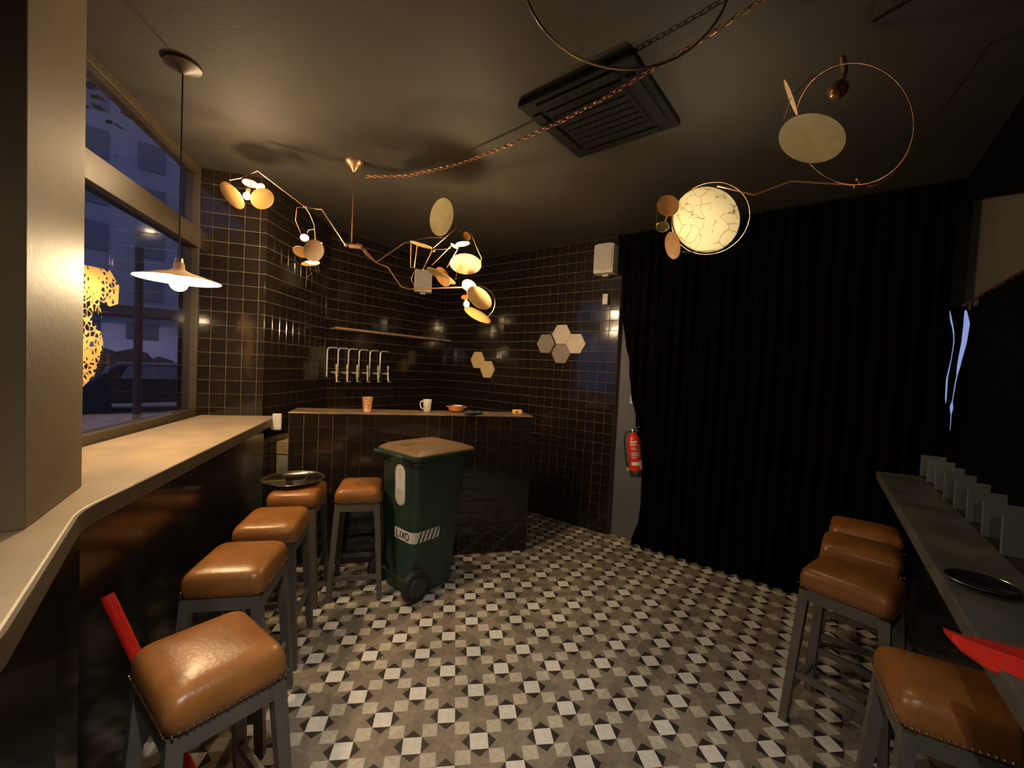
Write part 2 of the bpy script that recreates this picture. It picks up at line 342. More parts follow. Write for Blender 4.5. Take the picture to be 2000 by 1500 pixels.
def side(along, lat=RW): q = CU0 + V * lat + U * along; return (q.x, q.y)
wall('wall_right', 'olive_wall', side(0.1, RW + .05), side(-5.2, RW + .05), 2.14, CZ, label='olive upper wall above the curtain rail')
wall('wall_right_low', 'paint_dark', side(0.1, RW + .05), side(-5.2, RW + .05), 0, 1.04, label='dark lower wall under the long counter')
wall('wall_right_mid', 'paint_dark', side(-0.95, RW + .05), side(-5.2, RW + .05), 1.04, 2.14, label='dark wall hidden behind the side curtain')
wall('wall_rear', 'paint_dark', (-4.0, -3.0), (5.0, -3.0), label='dark wall behind the viewer')
wall('wall_left', 'paint_dark', (-2.6, 0.2), (-2.6, -0.35), label='dark wall left of the viewer')
wall('wall_left_end', 'paint_dark', (-2.6, -2.45), (-2.6, -3.0), label='dark wall beyond the added entrance')
wall('wall_left_top', 'paint_dark', (-2.6, -0.35), (-2.6, -2.45), 2.35, CZ, label='dark wall above the added entrance')
wall('wall_east', 'paint_dark', (4.4, -3.0), (4.4, 2.0), label='dark wall far right behind the viewer')
dr = struct(link('fill_door_1', None), 'added glazed doors behind the viewer letting in fill light')  # unseen doors added so cool dusk light fills the near room
for y_, w_ in ((-.385, .07), (-1.4, .10), (-2.415, .07)):
    q = MB(); q.box((-2.6, y_, 1.175), (.06, w_, 2.35)); q.build('stile', 'ac_black', dr)
for z_ in (.08, 2.31):
    q = MB(); q.box((-2.6, -1.4, z_), (.06, 2.0, .08 if z_ > 1 else .16)); q.build('rail', 'ac_black', dr)
for y_ in (-.885, -1.915):
    q = MB(); q.box((-2.6, y_, 1.2), (.008, .94, 2.14)); q.build('pane', 'glass', dr)
wall('wall_left_return', 'paint_mid', (-1.66, 0.70), (-2.6, 0.1), t=0.04, z0=1.15, label='grey wall beside the pillar')
wall('wall_left_return_low', 'panel_black', (-1.66, 0.70), (-2.6, 0.1), t=0.04, z1=1.1, label='black wall under the counter')
# window wall, 107 degrees
W0 = Vector((-2.324, 3.063, 0)); WD = dirv(107); WN = dirv(17)     # WN looks into the room
wa = W0 - WD * 2.2; wb = W0 + WD * 0.06
wall('wall_window', 'paint_dark', (wa - WN * .05).xy, (wb - WN * .05).xy, 0, 1.13, 0.1, label='wall below the shop window')
# pillar
pm = MB(); pa = Vector((-1.182, 1.005)); pb = Vector((-1.395, 1.346)); pd = (pb - pa).normalized(); pn = Vector((-pd.y, pd.x))
pm.poly([pa, pb, pb + pn * 0.62, pa + pn * 0.62], 1.15, CZ)
struct(bevel(pm.build('pillar', 'pillar'), 0.004), 'square plastered pillar standing on the window counter')
pm = MB(); pm.poly([pa + pn * .06, pb + pn * .06, pb + pn * 0.62, pa + pn * 0.62], 0, 1.1); struct(pm.build('pillar_base', 'panel_black'), 'pillar base under the counter')

# ------------------------------------------------------------------ shop window
win = struct(link('window_1', None), 'tall shop window over the concrete counter')
def wbar(name, s0, s1, z0, z1, t, mat_, off=0.0):
    m = MB(); c = W0 - WD * ((s0 + s1) / 2) - WN * (0.05 - off); m.box((c.x, c.y, (z0 + z1) / 2), (abs(s1 - s0), t, z1 - z0), math.radians(107)); return m.build(name, mat_, win)
bevel(wbar('bottom_rail', -.02, 2.0, 1.13, 1.195, .09, 'win_frame'), .004); bevel(wbar('transom', -.02, 2.0, 2.37, 2.51, .10, 'win_frame'), .004)
bevel(wbar('top_rail', -.02, 2.0, 2.90, 2.95, .09, 'win_frame'), .004); bevel(wbar('jamb', -.03, .02, 1.195, 2.90, .09, 'win_frame'), .004); bevel(wbar('jamb', 1.95, 2.0, 1.195, 2.90, .09, 'win_frame'), .004)
wbar('pane', .02, 1.95, 1.195, 2.37, .008, 'glass'); wbar('pane', .02, 1.95, 2.51, 2.90, .008, 'glass')
# golden lacework painted on the pane
lc = []
for s, z in [(1.288, 1.374), (1.155, 1.411), (1.062, 1.469), (1.024, 1.553), (0.997, 1.631), (1.015, 1.687), (1.091, 1.744), (1.069, 1.794), (1.009, 1.76), (1.031, 1.844), (0.947, 1.824), (0.88, 1.846), (0.874, 1.942), (0.951, 2.008), (1.092, 1.998), (1.223, 1.985), (1.297, 1.991)]: q = W0 - WD * s - WN * 0.043; lc.append(Vector((q.x, q.y, z)))
lm = MB(); cen = sum(lc, Vector()) / len(lc); nl = len(lc)
lm.add(lc + [p - WN * .002 for p in lc], [tuple(range(nl)), tuple(range(2 * nl - 1, nl - 1, -1))] + [(i, (i + 1) % nl, nl + (i + 1) % nl, nl + i) for i in range(nl)])
lo = lm.build('window_lace', 'lace_paint'); tag(lo, 'golden lacy cut-out figure on the window pane beside the pillar', 'window decoration')

# ------------------------------------------------------------------ street outside
sm = MB(); sm.box((-20, 10, -0.16), (70, 60, 0.06)); struct(sm.build('street', 'asphalt'), 'blue-lit street outside the window')
sm = MB(); sm.box((-12.2, 10.6, -0.10), (1.6, 14, .10), math.radians(45)); struct(sm.build('pavement', 'facade_grey'), 'pavement strip across the street')
def far(name, label, cat, c, d, m, rz=45):
    t = thing(name, label, cat, (c[0], c[1], 0), math.radians(rz)); return t
fx = thing('shop_front', 'low pale building across the street seen through the window', 'building', (-17.5, 19.5, 0), math.radians(45))
m = MB(); m.box((0, 0, 1.55), (26, 2, 3.1)); m.build('wall', 'facade_pale', fx)
m = MB(); m.box((0, -.3, 3.3), (26.6, 3, .42)); m.build('roof', 'roof_dark', fx)
for k in range(-6, 7):
    m = MB(); m.box((k * 1.9, -1.02, 2.45), (1.1, .06, .7)); w_ = m.build('window', 'pane_dark', fx)
fx = thing('apartment_block', 'tall grey apartment block behind the low building across the street', 'building', (-23, 26, 0), math.radians(45))
m = MB(); m.box((3, 0, 8.6), (34, 4, 17.2)); m.build('wall', 'facade_grey', fx)
m = MB(); m.box((3, 0, 17.35), (34.6, 4.6, .3)); m.build('roof', 'roof_dark', fx)
for r_ in range(5):
    for k in range(-5, 8):
        m = MB(); m.box((k * 2.4, -2.03, 5.3 + r_ * 2.5), (1.2, .08, 1.5)); m.build('window', 'pane_dark', fx)
hm = MB()
for k in range(40):
    a = random.uniform(-9, 9); c = Vector((-14.2, 15.4, 0)) + dirv(45) * a; hm.sphere((c.x, c.y, random.uniform(.5, 1.1)), random.uniform(.55, .85), 8, 5, 1.1)
tag(hm.build('hedge', 'hedge'), 'dark hedge along the far side of the street', 'hedge')
pm = MB(); pm.tube([(-4.75, 5.25, -.13), (-4.75, 5.25, 2.9)], .045, 10); po = thing('street_post', 'slim brown post standing on the pavement outside', 'post'); pm.build('shaft', 'post_brown', po)
pm = MB(); pm.lathe([(.11, -.13), (.11, -.06), (.05, .02)], (-4.75, 5.25, 0), 12); pm.build('foot', 'post_brown', po)
def car(label, c, rz, col):
    t = thing('parked_car', label, 'car', c, rz, 'cars parked across the street'); b = MB()
    prof = [(-2, .25), (-2.05, .7), (-1.5, .85), (-.9, 1.38), (.7, 1.4), (1.3, .9), (2, .75), (2.05, .3)]
    b.add([(x, -.8, z) for x, z in prof] + [(x, .8, z) for x, z in prof], [tuple(range(8)), tuple(range(15, 7, -1))] + [(i, 8 + i, 8 + (i + 1) % 8, (i + 1) % 8) for i in range(8)])
    bevel(b.build('body', col, t), .08)
    for x in (-1.3, 1.3):
        for y in (-.8, .8): w = MB(); w.lathe([(.3, -.1), (.3, .1)], (x, y, .2), 14, Matrix.Rotation(PI / 2, 3, 'X')); w.build('wheel', 'rubber', t)
    for y in (-.81, .81): w = MB(); w.add([(-.85, y, .95), (.7, y, .95), (.5, y, 1.3), (-.7, y, 1.3)], [(0, 1, 2, 3)]); w.build('side_window', 'pane_dark', t)
car('dark car parked by the hedge across the street', (-10.6, 12.4, -.13), math.radians(45), 'car_dark')
sl = thing('facade_fill_lamp', 'added mast lamp lighting the facades beyond the window', 'street lamp', (-10.2, 14.2, 0))  # lamp added to brighten the buildings across the street
m = MB(); m.tube([(0, 0, -.13), (0, 0, 6.6), (.2, -.2, 6.95), (.9, -.9, 7.05)], .05, 8); m.build('mast', 'post_brown', sl)
m = MB(); m.box((1.0, -1.0, 7.03), (.55, .22, .10), math.radians(-45)); m.build('housing', 'frame_grey', sl)
m = MB(); m.box((1.0, -1.0, 6.965), (.42, .16, .03), math.radians(-45)); m.build('lens', 'facade_fill_light', sl)
tr = thing('street_tree', 'dark tree silhouette against the blue sky outside', 'tree', (-11.6, 9.4, 0))
m = MB(); m.tube([(0, 0, -.13), (.1, .1, 3), (-.1, .3, 6.2)], .16, 8, r2=.06); m.build('trunk', 'post_brown', tr)
m = MB()
for k in range(420):
    p = Vector((random.gauss(0, 1.2), random.gauss(0, 1.2), random.gauss(8.6, .9))); n = Vector((random.gauss(0, 1), random.gauss(0, 1), random.gauss(0, 1))); F = frame(n)
    m.add([p + F @ Vector(q) for q in ((-.16, 0, 0), (0, -.07, 0), (.16, 0, 0), (0, .07, 0))], [(0, 1, 2, 3)])
o = m.build('crown', 'leaf', tr)

# ------------------------------------------------------------------ window counter
cpoly = [(-2.30, 3.06), (-1.965, 1.905), (-1.70, 0.95), (-1.35, 0.45), (-0.82, 0.05), (-0.50, 0.20), (-0.788, 0.638), (-1.165, 1.108), (-1.190, 1.150), (-1.212, 1.205), (-1.795, 3.135), (-1.80, 3.213)]
ct = thing('window_counter', 'long pale concrete counter top running under the shop window', 'counter')
m = MB(); m.poly([p for p in cpoly], 1.095, 1.15); o = bevel(m.build('slab', 'concrete', ct), .006, 2)
fa = [(-1.802, 3.135), (-1.219, 1.206), (-1.1965, 1.1515), (-1.171, 1.1085), (-0.7945, 0.6395), (-0.506, 0.1995)]
m = MB()
for (ax_, ay_), (bx_, by_) in zip(fa, fa[1:]):
    d_ = Vector((bx_ - ax_, by_ - ay_, 0)).normalized(); n_ = Vector((-d_.y, d_.x, 0)) * .010
    for z0_, z1_ in ((1.093, 1.147),): m.add([(ax_, ay_, z0_), (bx_, by_, z0_), (bx_ + n_.x, by_ + n_.y, z0_), (ax_ + n_.x, ay_ + n_.y, z0_), (ax_, ay_, z1_), (bx_, by_, z1_), (bx_ + n_.x, by_ + n_.y, z1_), (ax_ + n_.x, ay_ + n_.y, z1_)], [(3, 2, 1, 0), (4, 5, 6, 7), (0, 1, 5, 4), (1, 2, 6, 5), (2, 3, 7, 6), (3, 0, 4, 7)])
m.build('fascia', 'counter_edge', ct)
pan = [(-1.90, 3.16), (-1.33, 1.26), (-1.27, 1.14), (-0.90, 0.68), (-0.60, 0.22)]
for k in range(len(pan) - 1):
    a, b = pan[k], pan[k + 1]; wall('wall_counter_front', 'panel_black', a, b, 0, 1.094, .03, 'glossy black panel under the window counter')
# small white socket plate below the counter and white plate at its end
def outlet(label, c, n, w, h, holes=True):
    t = thing('socket_plate', label, 'socket', c); F = frame(n).to_4x4(); b = MB(); b.box((0, 0, .006), (w, h, .012), M=F); bevel(b.build('plate', 'plastic_white', t), .003)
    b = MB(); b.box((0, 0, .0125), (w * .55, h * .55, .004), M=F); b.build('insert', 'plastic_dim', t); return t
outlet('small pale socket plate under the near end of the window counter', (-1.4355, 1.3714, 0.8703), dirv(-142 + 180), .075, .05)
outlet('white switch plate on the grey wall at the curtain edge', (1.1832, 4.0150, 1.3669), -U, .06, .085)
sp = thing('switch_box', 'white rounded plastic box at the far end of the window counter', 'box', (-1.7506, 3.1000, 1.1200))
b = MB(); b.box((0, 0, 0), (.062, .03, .125), math.radians(17)); bevel(b.build('cover', 'plastic_white', sp), .010, 3)
b = MB(); b.box((-.032, -.012, -.02), (.006, .02, .075), math.radians(17)); b.build('lever', 'plastic_white', sp)

# ------------------------------------------------------------------ bar
BA = Vector((-1.665, 3.105, 0)); BB = Vector((0.194, 3.632, 0)); bd = (BB - BA).normalized(); bn = Vector((bd.y, -bd.x, 0)); bang = math.atan2(bd.y, bd.x)
barw = tiled_wall('bar_counter', 'black tiled bar counter', (BA - bn * 0).xy, BB.xy, 0.0, 1.186, 0.27, limit=300)
barw['kind'] = 'thing'; tag(barw, 'black tiled bar counter with a dark wooden top behind the green bin', 'bar counter')
bt = MB(); c = (BA + BB) / 2 - bn * 0.145; bt.box((c.x, c.y, 1.193), ((BB - BA).length + .012, .30, .014), bang); bevel(bt.build('bar_top', 'wood_top', barw), .004)
BT = 1.201
# things on the bar
t = thing('copper_cup', 'ribbed copper cup on the bar top', 'cup', (-1.1614, 3.3450, 1.2010)); b = MB(); prof = [(.030, 0), (.034, .006), (.031, .012), (.036, .07), (.042, .118), (.040, .118), (.034, .07), (.028, .012)]
b.lathe(prof, n=20); b.build('body', 'copper_bright', t, True)
for k in range(4): b = MB(); b.tube([(.0345 + .0018 * k + .0006, 0, .03 + .02 * k)] * 1 + [((.0345 + .0018 * k) * math.cos(a * PI / 12), (.0345 + .0018 * k) * math.sin(a * PI / 12), .03 + .02 * k) for a in range(1, 24)], .0016, 5, closed=True); b.build('rib', 'copper_bright', t)
t = thing('white_mug', 'white ceramic mug with its handle to the left on the bar top', 'mug', (-0.7191, 3.5553, 1.2010)); b = MB(); b.lathe([(.027, 0), (.030, .004), (.038, .105), (.0355, .105), (.028, .008)], n=20); b.build('body', 'ceramic', t, True)
b = MB(); b.tube([(-.034, 0, .088), (-.055, 0, .085), (-.062, 0, .06), (-.052, 0, .03), (-.031, 0, .022)], .005, 6); b.build('handle', 'ceramic', t, True)
t = thing('clay_bowl', 'small orange clay bowl on the bar top', 'bowl', (-0.4829, 3.6676, 1.2010)); b = MB(); b.lathe([(.045, 0), (.066, .012), (.076, .048), (.071, .048), (.06, .014), (.03, .008)], n=24); b.build('body', 'clay', t, True)
for s in (-1, 1): b = MB(); b.tube([(s * .072, -.015, .042), (s * .088, 0, .044), (s * .072, .015, .042)], .005, 6); b.build('handle', 'clay', t, True)
t = thing('white_saucer', 'small white dish stacked in the clay bowl', 'dish', (-0.4709, 3.6676, 1.2350)); b = MB(); b.lathe([(.024, 0), (.040, .010), (.044, .022), (.041, .022), (.03, .008)], n=20); b.build('body', 'ceramic', t, True)
b = MB(); b.sphere((-0.3430, 3.4959, 1.2170), .05, 14, 8, .4); b.sphere((-0.2818, 3.5431, 1.2150), .045, 12, 8, .38); tag(b.build('folded_cloth', 'cloth_dark', None, True), 'dark crumpled cloth beside the clay bowl', 'cloth')
t = thing('yellow_box', 'small yellow box with a dark dot at the end of the bar', 'box', (0.0596, 3.7457, 1.2010), bang); b = MB(); b.box((0, 0, .018), (.082, .045, .036)); bevel(b.build('body', 'yellow_box', t), .005)
b = MB(); b.lathe([(.009, 0), (.009, .002)], (-.012, -.0228, .018), 12, Matrix.Rotation(PI / 2, 3, 'X')); b.build('knob', 'print_black', t)
# white cabinet in the gap beside the bar
t = thing('low_cabinet', 'white low cabinet with a tan top edge in the gap beside the bar', 'cabinet', (-1.832, 3.60, 0), math.radians(0)); b = MB(); b.box((0, 0, .40), (.16, .42, .80)); bevel(b.build('body', 'plastic_white', t), .004)
b = MB(); b.box((0, 0, .86), (.162, .42, .10)); b.build('top_band', 'hex_ivory', t)

# ------------------------------------------------------------------ beer taps and rail on the back wall
TD = dirv(52.8); TN = dirv(-37.2); T3 = Vector((*C3, 0))
def on_tap(s, z, off=0.0): return T3 - TD * s + TN * off + Vector((0, 0, z))      # s metres from the corner
t = thing('wall_shelf_rail', 'long reddish wooden rail above the beer taps', 'rail')
b = MB(); a0 = on_tap(1.62, 1.93, .155); a1 = on_tap(0.02, 1.93, .155); b.tube([a0, a1], .012, 8); b.build('rod', 'wood_rail', t, True)
for s in (1.58, .8, .1): b = MB(); b.bar(on_tap(s, 1.93, .15), on_tap(s, 1.93, .0), .012); b.build('bracket', 'wood_rail', t)
tap_s = [1.549, 1.43, 1.313, 1.187, 1.052, 0.919]
def make_tap(k, s):
    t = thing('beer_tap', ['leftmost', 'second', 'third', 'fourth', 'fifth', 'rightmost'][k] + ' chrome beer tap in the row of six on the tiled wall', 'beer tap', (0, 0, 0), 0, 'beer taps on the tiled wall')
    b = MB(); q = lambda ds, z, off: on_tap(s + ds, z, off)
    b.tube([q(.075, 1.43, .03), q(.075, 1.70, .03), q(.068, 1.722, .03), q(.05, 1.732, .03), q(-.03, 1.732, .028), q(-.05, 1.732, .005)], .0085, 8); b.build('pipe', 'tap_metal', t, True)
    b = MB(); b.tube([q(0, 1.475, .0), q(0, 1.475, .075)], .014, 10); b.build('shank', 'tap_metal', t, True)
    b = MB(); b.tube([q(0, 1.50, .08), q(0, 1.42, .085), q(0, 1.385, .10)], .010, 8, r2=.006); b.build('spout', 'tap_metal', t, True)
    b = MB(); b.tube([q(0, 1.495, .08), q(0, 1.53, .08)], .007, 8, r2=.010); b.tube([q(0, 1.53, .08), q(0, 1.565, .08)], .011, 8, r2=.009); b.build('handle', 'tap_metal', t, True)
    b = MB(); b.tube([q(-.035, 1.478, .06), q(.035, 1.478, .06)], .006, 6); b.build('lever', 'tap_metal', t, True)
    b = MB(); b.tube([q(.02, 1.385, .10), q(-.035, 1.385, .10)], .004, 6); b.build('drip_bar', 'tap_metal', t, True)
for k, s in enumerate(tap_s): make_tap(k, s)
# ------------------------------------------------------------------ hexagon tiles, speakers, sensor on the tiled walls
def hexa(label, lat, z, r, m, group):
    t = MB(); F = frame(-U).to_4x4(); c = on_curtain(lat, z, -0.004)
    pts = [Vector((r * math.cos(k * PI / 3), r * math.sin(k * PI / 3), 0)) for k in range(6)]
    t.loft([[F @ p for p in pts], [F @ (p + Vector((0, 0, .008))) for p in pts], [F @ (p * .97 + Vector((0, 0, .010))) for p in pts]])
    o = t.build('hexagon_tile', m); o.location = c; tag(o, label, 'wall tile', group)
for a in [('pale ivory hexagon tile, topmost of the four on the tiled wall', -0.636, 1.998, .116, 'hex_pale', 'hexagon tiles on the tiled wall'), ('dim hexagon tile, left of the cluster of four on the tiled wall', -0.831, 1.898, .116, 'hex_dim', 'hexagon tiles on the tiled wall'), ('pale hexagon tile, right of the cluster of four on the tiled wall', -0.459, 1.899, .116, 'hex_pale', 'hexagon tiles on the tiled wall'), ('brownish hexagon tile, lowest of the four on the tiled wall', -0.631, 1.793, .116, 'hex_dim', 'hexagon tiles on the tiled wall'), ('yellow hexagon tile, upper of the pair behind the bar', -1.823, 1.694, .116, 'hex_ivory', 'hexagon tiles on the tiled wall'), ('yellow hexagon tile, lower of the pair behind the bar', -1.655, 1.583, .116, 'hex_ivory', 'hexagon tiles on the tiled wall')]: hexa(*a)
def speaker(label, c, n, w, h, dp):
    t = thing('wall_speaker', label, 'speaker', c); F = frame(n); b = MB(); rings = []
    for z_, k in ((0, .96), (dp * .55, 1.0), (dp, .97)):
        ring = []
        for x, y in ((-.5, -.5), (.5, -.5), (.5, .46), (.3, .5), (-.3, .5), (-.5, .46)): ring.append(F @ Vector((x * w * k, y * h * k, z_)))
        rings.append(ring)
    b.loft(rings); bevel(b.build('cabinet', 'plastic_white', t), .006, 2)
    b = MB(); g = [F @ Vector((x * w * .84, y * h * .86, dp + .001)) for x, y in ((-.5, -.44), (.5, -.44), (.5, .45), (.3, .5), (-.3, .5), (-.5, .45))]; g2 = [p + F @ Vector((0, 0, .006)) for p in g]
    b.loft([g, g2]); bevel(b.build('grille', 'plastic_dim', t), .003)
    b = MB(); b.box((0, -h * .53, dp * .4), (w * .3, h * .06, dp * .3), M=F.to_4x4()); b.build('bracket', 'plastic_dim', t)
    b = MB(); b.box((0, -h * .42, dp + .008), (.03, .008, .002), M=F.to_4x4()); b.build('badge', 'print_grey', t)
speaker('white wall speaker high on the tiled wall beside the curtain', (0.8988, 4.1487, 2.7142), -U * 1.0 + V * 0.05, .205, .29, .14)
speaker('white wall speaker in the far tiled corner behind the lamp', (-1.1471, 5.1000, 2.6018), Vector((.25, -1, 0)), .21, .27, .13)
t = thing('motion_sensor', 'small white sensor box on the tiled wall under the speaker', 'sensor', on_curtain(-.147, 2.339, -.006)); F = frame(-U).to_4x4()
b = MB(); b.box((0, 0, .015), (.055, .105, .03), M=F); bevel(b.build('case', 'plastic_white', t), .006); b = MB(); b.box((0, .02, .031), (.012, .012, .002), M=F); b.build('lens', 'print_grey', t)

# ------------------------------------------------------------------ black curtains
def curtain_panel(name, parent, plane, a0, a1, z0, z1, amp, freq, nz=40, na=150, top_tooth=0.0, ph=0.0):
    """plane(a, z, off) -> point; a0(z), a1(z) are the side edges."""
    m = MB(); vs = []; fs = []
    for j in range(nz + 1):
        t_ = j / nz
        for i in range(na + 1):
            s_ = i / na; zt = z1 - (top_tooth * (0.5 - 0.5 * math.cos(2 * PI * s_ * na / 4)) if top_tooth else 0); z = z0 + (zt - z0) * t_
            a = a0(z) + (a1(z) - a0(z)) * s_
            off = (1 - max(0.0, s_ - .97) / .03) * amp * math.sin(freq * a + ph + .5 * math.sin(3 * z)) * (.55 + .45 * (1 - t_)) + amp * .4 * math.sin(freq * 2.3 * a + 1.3)
            vs.append(plane(a, z, off))
    for j in range(nz):
        for i in range(na): p = j * (na + 1) + i; fs.append((p, p + 1, p + na + 2, p + na + 1))
    m.add(vs, fs); o = m.build(name, 'curtain', parent, 180); sd = o.modifiers.new('thickness', 'SOLIDIFY'); sd.thickness = .004; return o
def lerp_table(tb):
    def f(z):
        if z <= tb[0][0]: return tb[0][1]
        for (za, a), (zb, b) in zip(tb, tb[1:]):
            if z <= zb: return a + (b - a) * (z - za) / (zb - za)
        return tb[-1][1]
    return f
edgeL = lerp_table([(0, .27), (.2, .31), (.41, .335), (.8, .315), (1.13, .245), (1.47, .185), (2.01, .085), (2.85, -.01), (2.95, -.02)])
S1 = lerp_table([(0, 2.27), (1.0, 2.262), (1.546, 2.261), (1.687, 2.259), (1.80, 2.268), (1.91, 2.273), (1.98, 2.268), (2.12, 2.244), (2.9, 2.235)])
W1 = lerp_table([(1.50, 0), (1.545, .009), (1.8, .008), (1.98, .010), (2.08, .006), (2.12, 0)])
cu = thing('stage_curtain', 'large black floor-length curtain beside the tiled wall', 'curtain', group='black curtains')
curtain_panel('cloth', cu, lambda a, z, off: on_curtain(a, z, -.055 + off), edgeL, lambda z: S1(z) - W1(z) * .5, .012, 2.94, .028, 62, nz=72, na=220, top_tooth=.035)
b = MB(); b.tube([on_curtain(-.05, 2.938, -.03), on_curtain(2.25, 2.938, -.03)], .010, 8); b.build('rail', 'ac_black', cu, True)
cs = thing('side_curtain', 'black curtain hung from a rail behind the long side counter', 'curtain', group='black curtains')
sidep = lambda a, z, off: CU0 + V * (RW - .055 - off) + U * a + Vector((0, 0, z))
s1 = lerp_table([(1.0, 2.262), (1.546, 2.261), (1.687, 2.259), (1.80, 2.268), (1.91, 2.273), (1.98, 2.268), (2.12, 2.244)])
w1 = lerp_table([(1.50, 0), (1.545, .009), (1.8, .008), (1.98, .010), (2.08, .006), (2.12, 0)])
s2 = lerp_table([(1.0, 2.292), (1.352, 2.293), (1.51, 2.290), (1.65, 2.298), (1.80, 2.309), (1.91, 2.320), (2.025, 2.324), (2.13, 2.313)])
w2 = lerp_table([(1.34, 0), (1.36, .003), (1.45, .004), (1.50, .018), (1.53, .004), (1.70, .006), (1.76, .016), (1.90, .024), (2.03, .028), (2.10, .014), (2.13, 0)])
stagep = lambda a, z, off: on_curtain(a, z, -.055 + off)
curtain_panel('cloth', cs, stagep, lambda z: s1(z) + w1(z) * .5, lambda z: s2(z) - w2(z) * .5, 1.055, 2.135, .001, 60, nz=60, na=8)
curtain_panel('cloth', cs, stagep, lambda z: s2(z) + w2(z) * .5, lambda z: 2.62, 1.055, 2.135, .002, 60, nz=60, na=24)
curtain_panel('cloth', cs, sidep, lambda z: -.36, lambda z: -3.4, 1.055, 2.135, .014, 55, nz=24, na=260)
b = MB(); b.tube([sidep(-.06, 2.14, 0), sidep(-3.4, 2.14, 0)], .010, 8); b.build('rail', 'copper_dark', cs, True)
b = MB(); b.bar(sidep(-.22, 2.14, 0), sidep(-.22, 2.09, 0), .012); b.build('hook', 'brass', cs)
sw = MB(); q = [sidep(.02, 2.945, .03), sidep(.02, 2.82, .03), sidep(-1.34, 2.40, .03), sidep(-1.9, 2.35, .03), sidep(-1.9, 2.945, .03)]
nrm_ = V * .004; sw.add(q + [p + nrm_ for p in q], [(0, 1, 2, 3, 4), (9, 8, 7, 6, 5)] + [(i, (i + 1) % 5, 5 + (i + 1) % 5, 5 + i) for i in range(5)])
tag(sw.build('dark_band_sheet', 'curtain'), 'added black sheet imitating a shadow band sloping along the top of the olive side wall', 'curtain')  # sheet added to darken the wall top like a sloping shadow band
# fire extinguisher
t = thing('fire_extinguisher', 'red fire extinguisher hanging tilted at the edge of the black curtain', 'extinguisher', (1.1813, 3.7597, 0.7045)); t.rotation_euler = Euler((0, math.radians(-9), math.radians(-37)))
b = MB(); b.lathe([(.045, 0), (.058, .012), (.060, .03), (.060, .30), (.052, .335), (.030, .36), (.020, .375)], n=24); b.build('cylinder', 'red_paint', t, True)
b = MB(); b.lathe([(.061, -.022), (.0625, -.018), (.0625, .03), (.061, .032)], n=24); b.build('base_ring', 'rubber', t, True)
b = MB(); b.lathe([(.017, .37), (.019, .40), (.012, .41)], n=12); b.build('valve', 'brass', t, True)
b = MB(); b.bar((-.01, 0, .405), (.075, -.01, .425), .022, .008); b.bar((-.01, 0, .392), (.065, -.01, .392), .02, .006); b.build('lever', 'blue_plastic', t)
b = MB(); b.tube([(-.015, -.01, .39), (-.06, -.02, .38), (-.085, -.02, .30), (-.08, -.03, .16), (-.070, -.035, .06)], .008, 8); b.build('hose', 'rubber', t, True)
b = MB(); b.tube([(-.070, -.035, .06), (-.066, -.036, .03)], .011, 8); b.build('nozzle', 'plastic_dim', t, True)
def curved_label(name, a0, a1, z0, z1, m, r=.0606):
    b = MB(); n = 8; vs = []
    for z in (z0, z1):
        for i in range(n + 1): a = math.radians(a0 + (a1 - a0) * i / n); vs.append((r * math.cos(a), r * math.sin(a), z))
    b.add(vs, [(i, i + 1, n + 2 + i, n + 1 + i) for i in range(n)]); return b.build(name, m, t, True)
for (a0, a1, z0, z1, m_) in ((-105, -45, .285, .30, 'sticker'), (-105, -50, .262, .276, 'sticker'), (-100, -60, .236, .240, 'sticker'), (-100, -55, .222, .226, 'sticker'), (-104, -44, .168, .196, 'sticker'), (-100, -60, .150, .156, 'sticker'), (-108, -40, .082, .112, 'sticker'), (-40, -10, .05, .125, 'sticker'), (-40, -16, .15, .27, 'print_grey')):
    curved_label('label', a0, a1, z0, z1, m_)
for k in range(4): curved_label('pictogram', -101 + k * 14, -93 + k * 14, .172, .192, 'blue_plastic', .0610)
for k in range(3): curved_label('print_line', -104, -46, .266 + k * .0032 - .001, .2672 + k * .0032 - .001, 'red_paint', .0610)

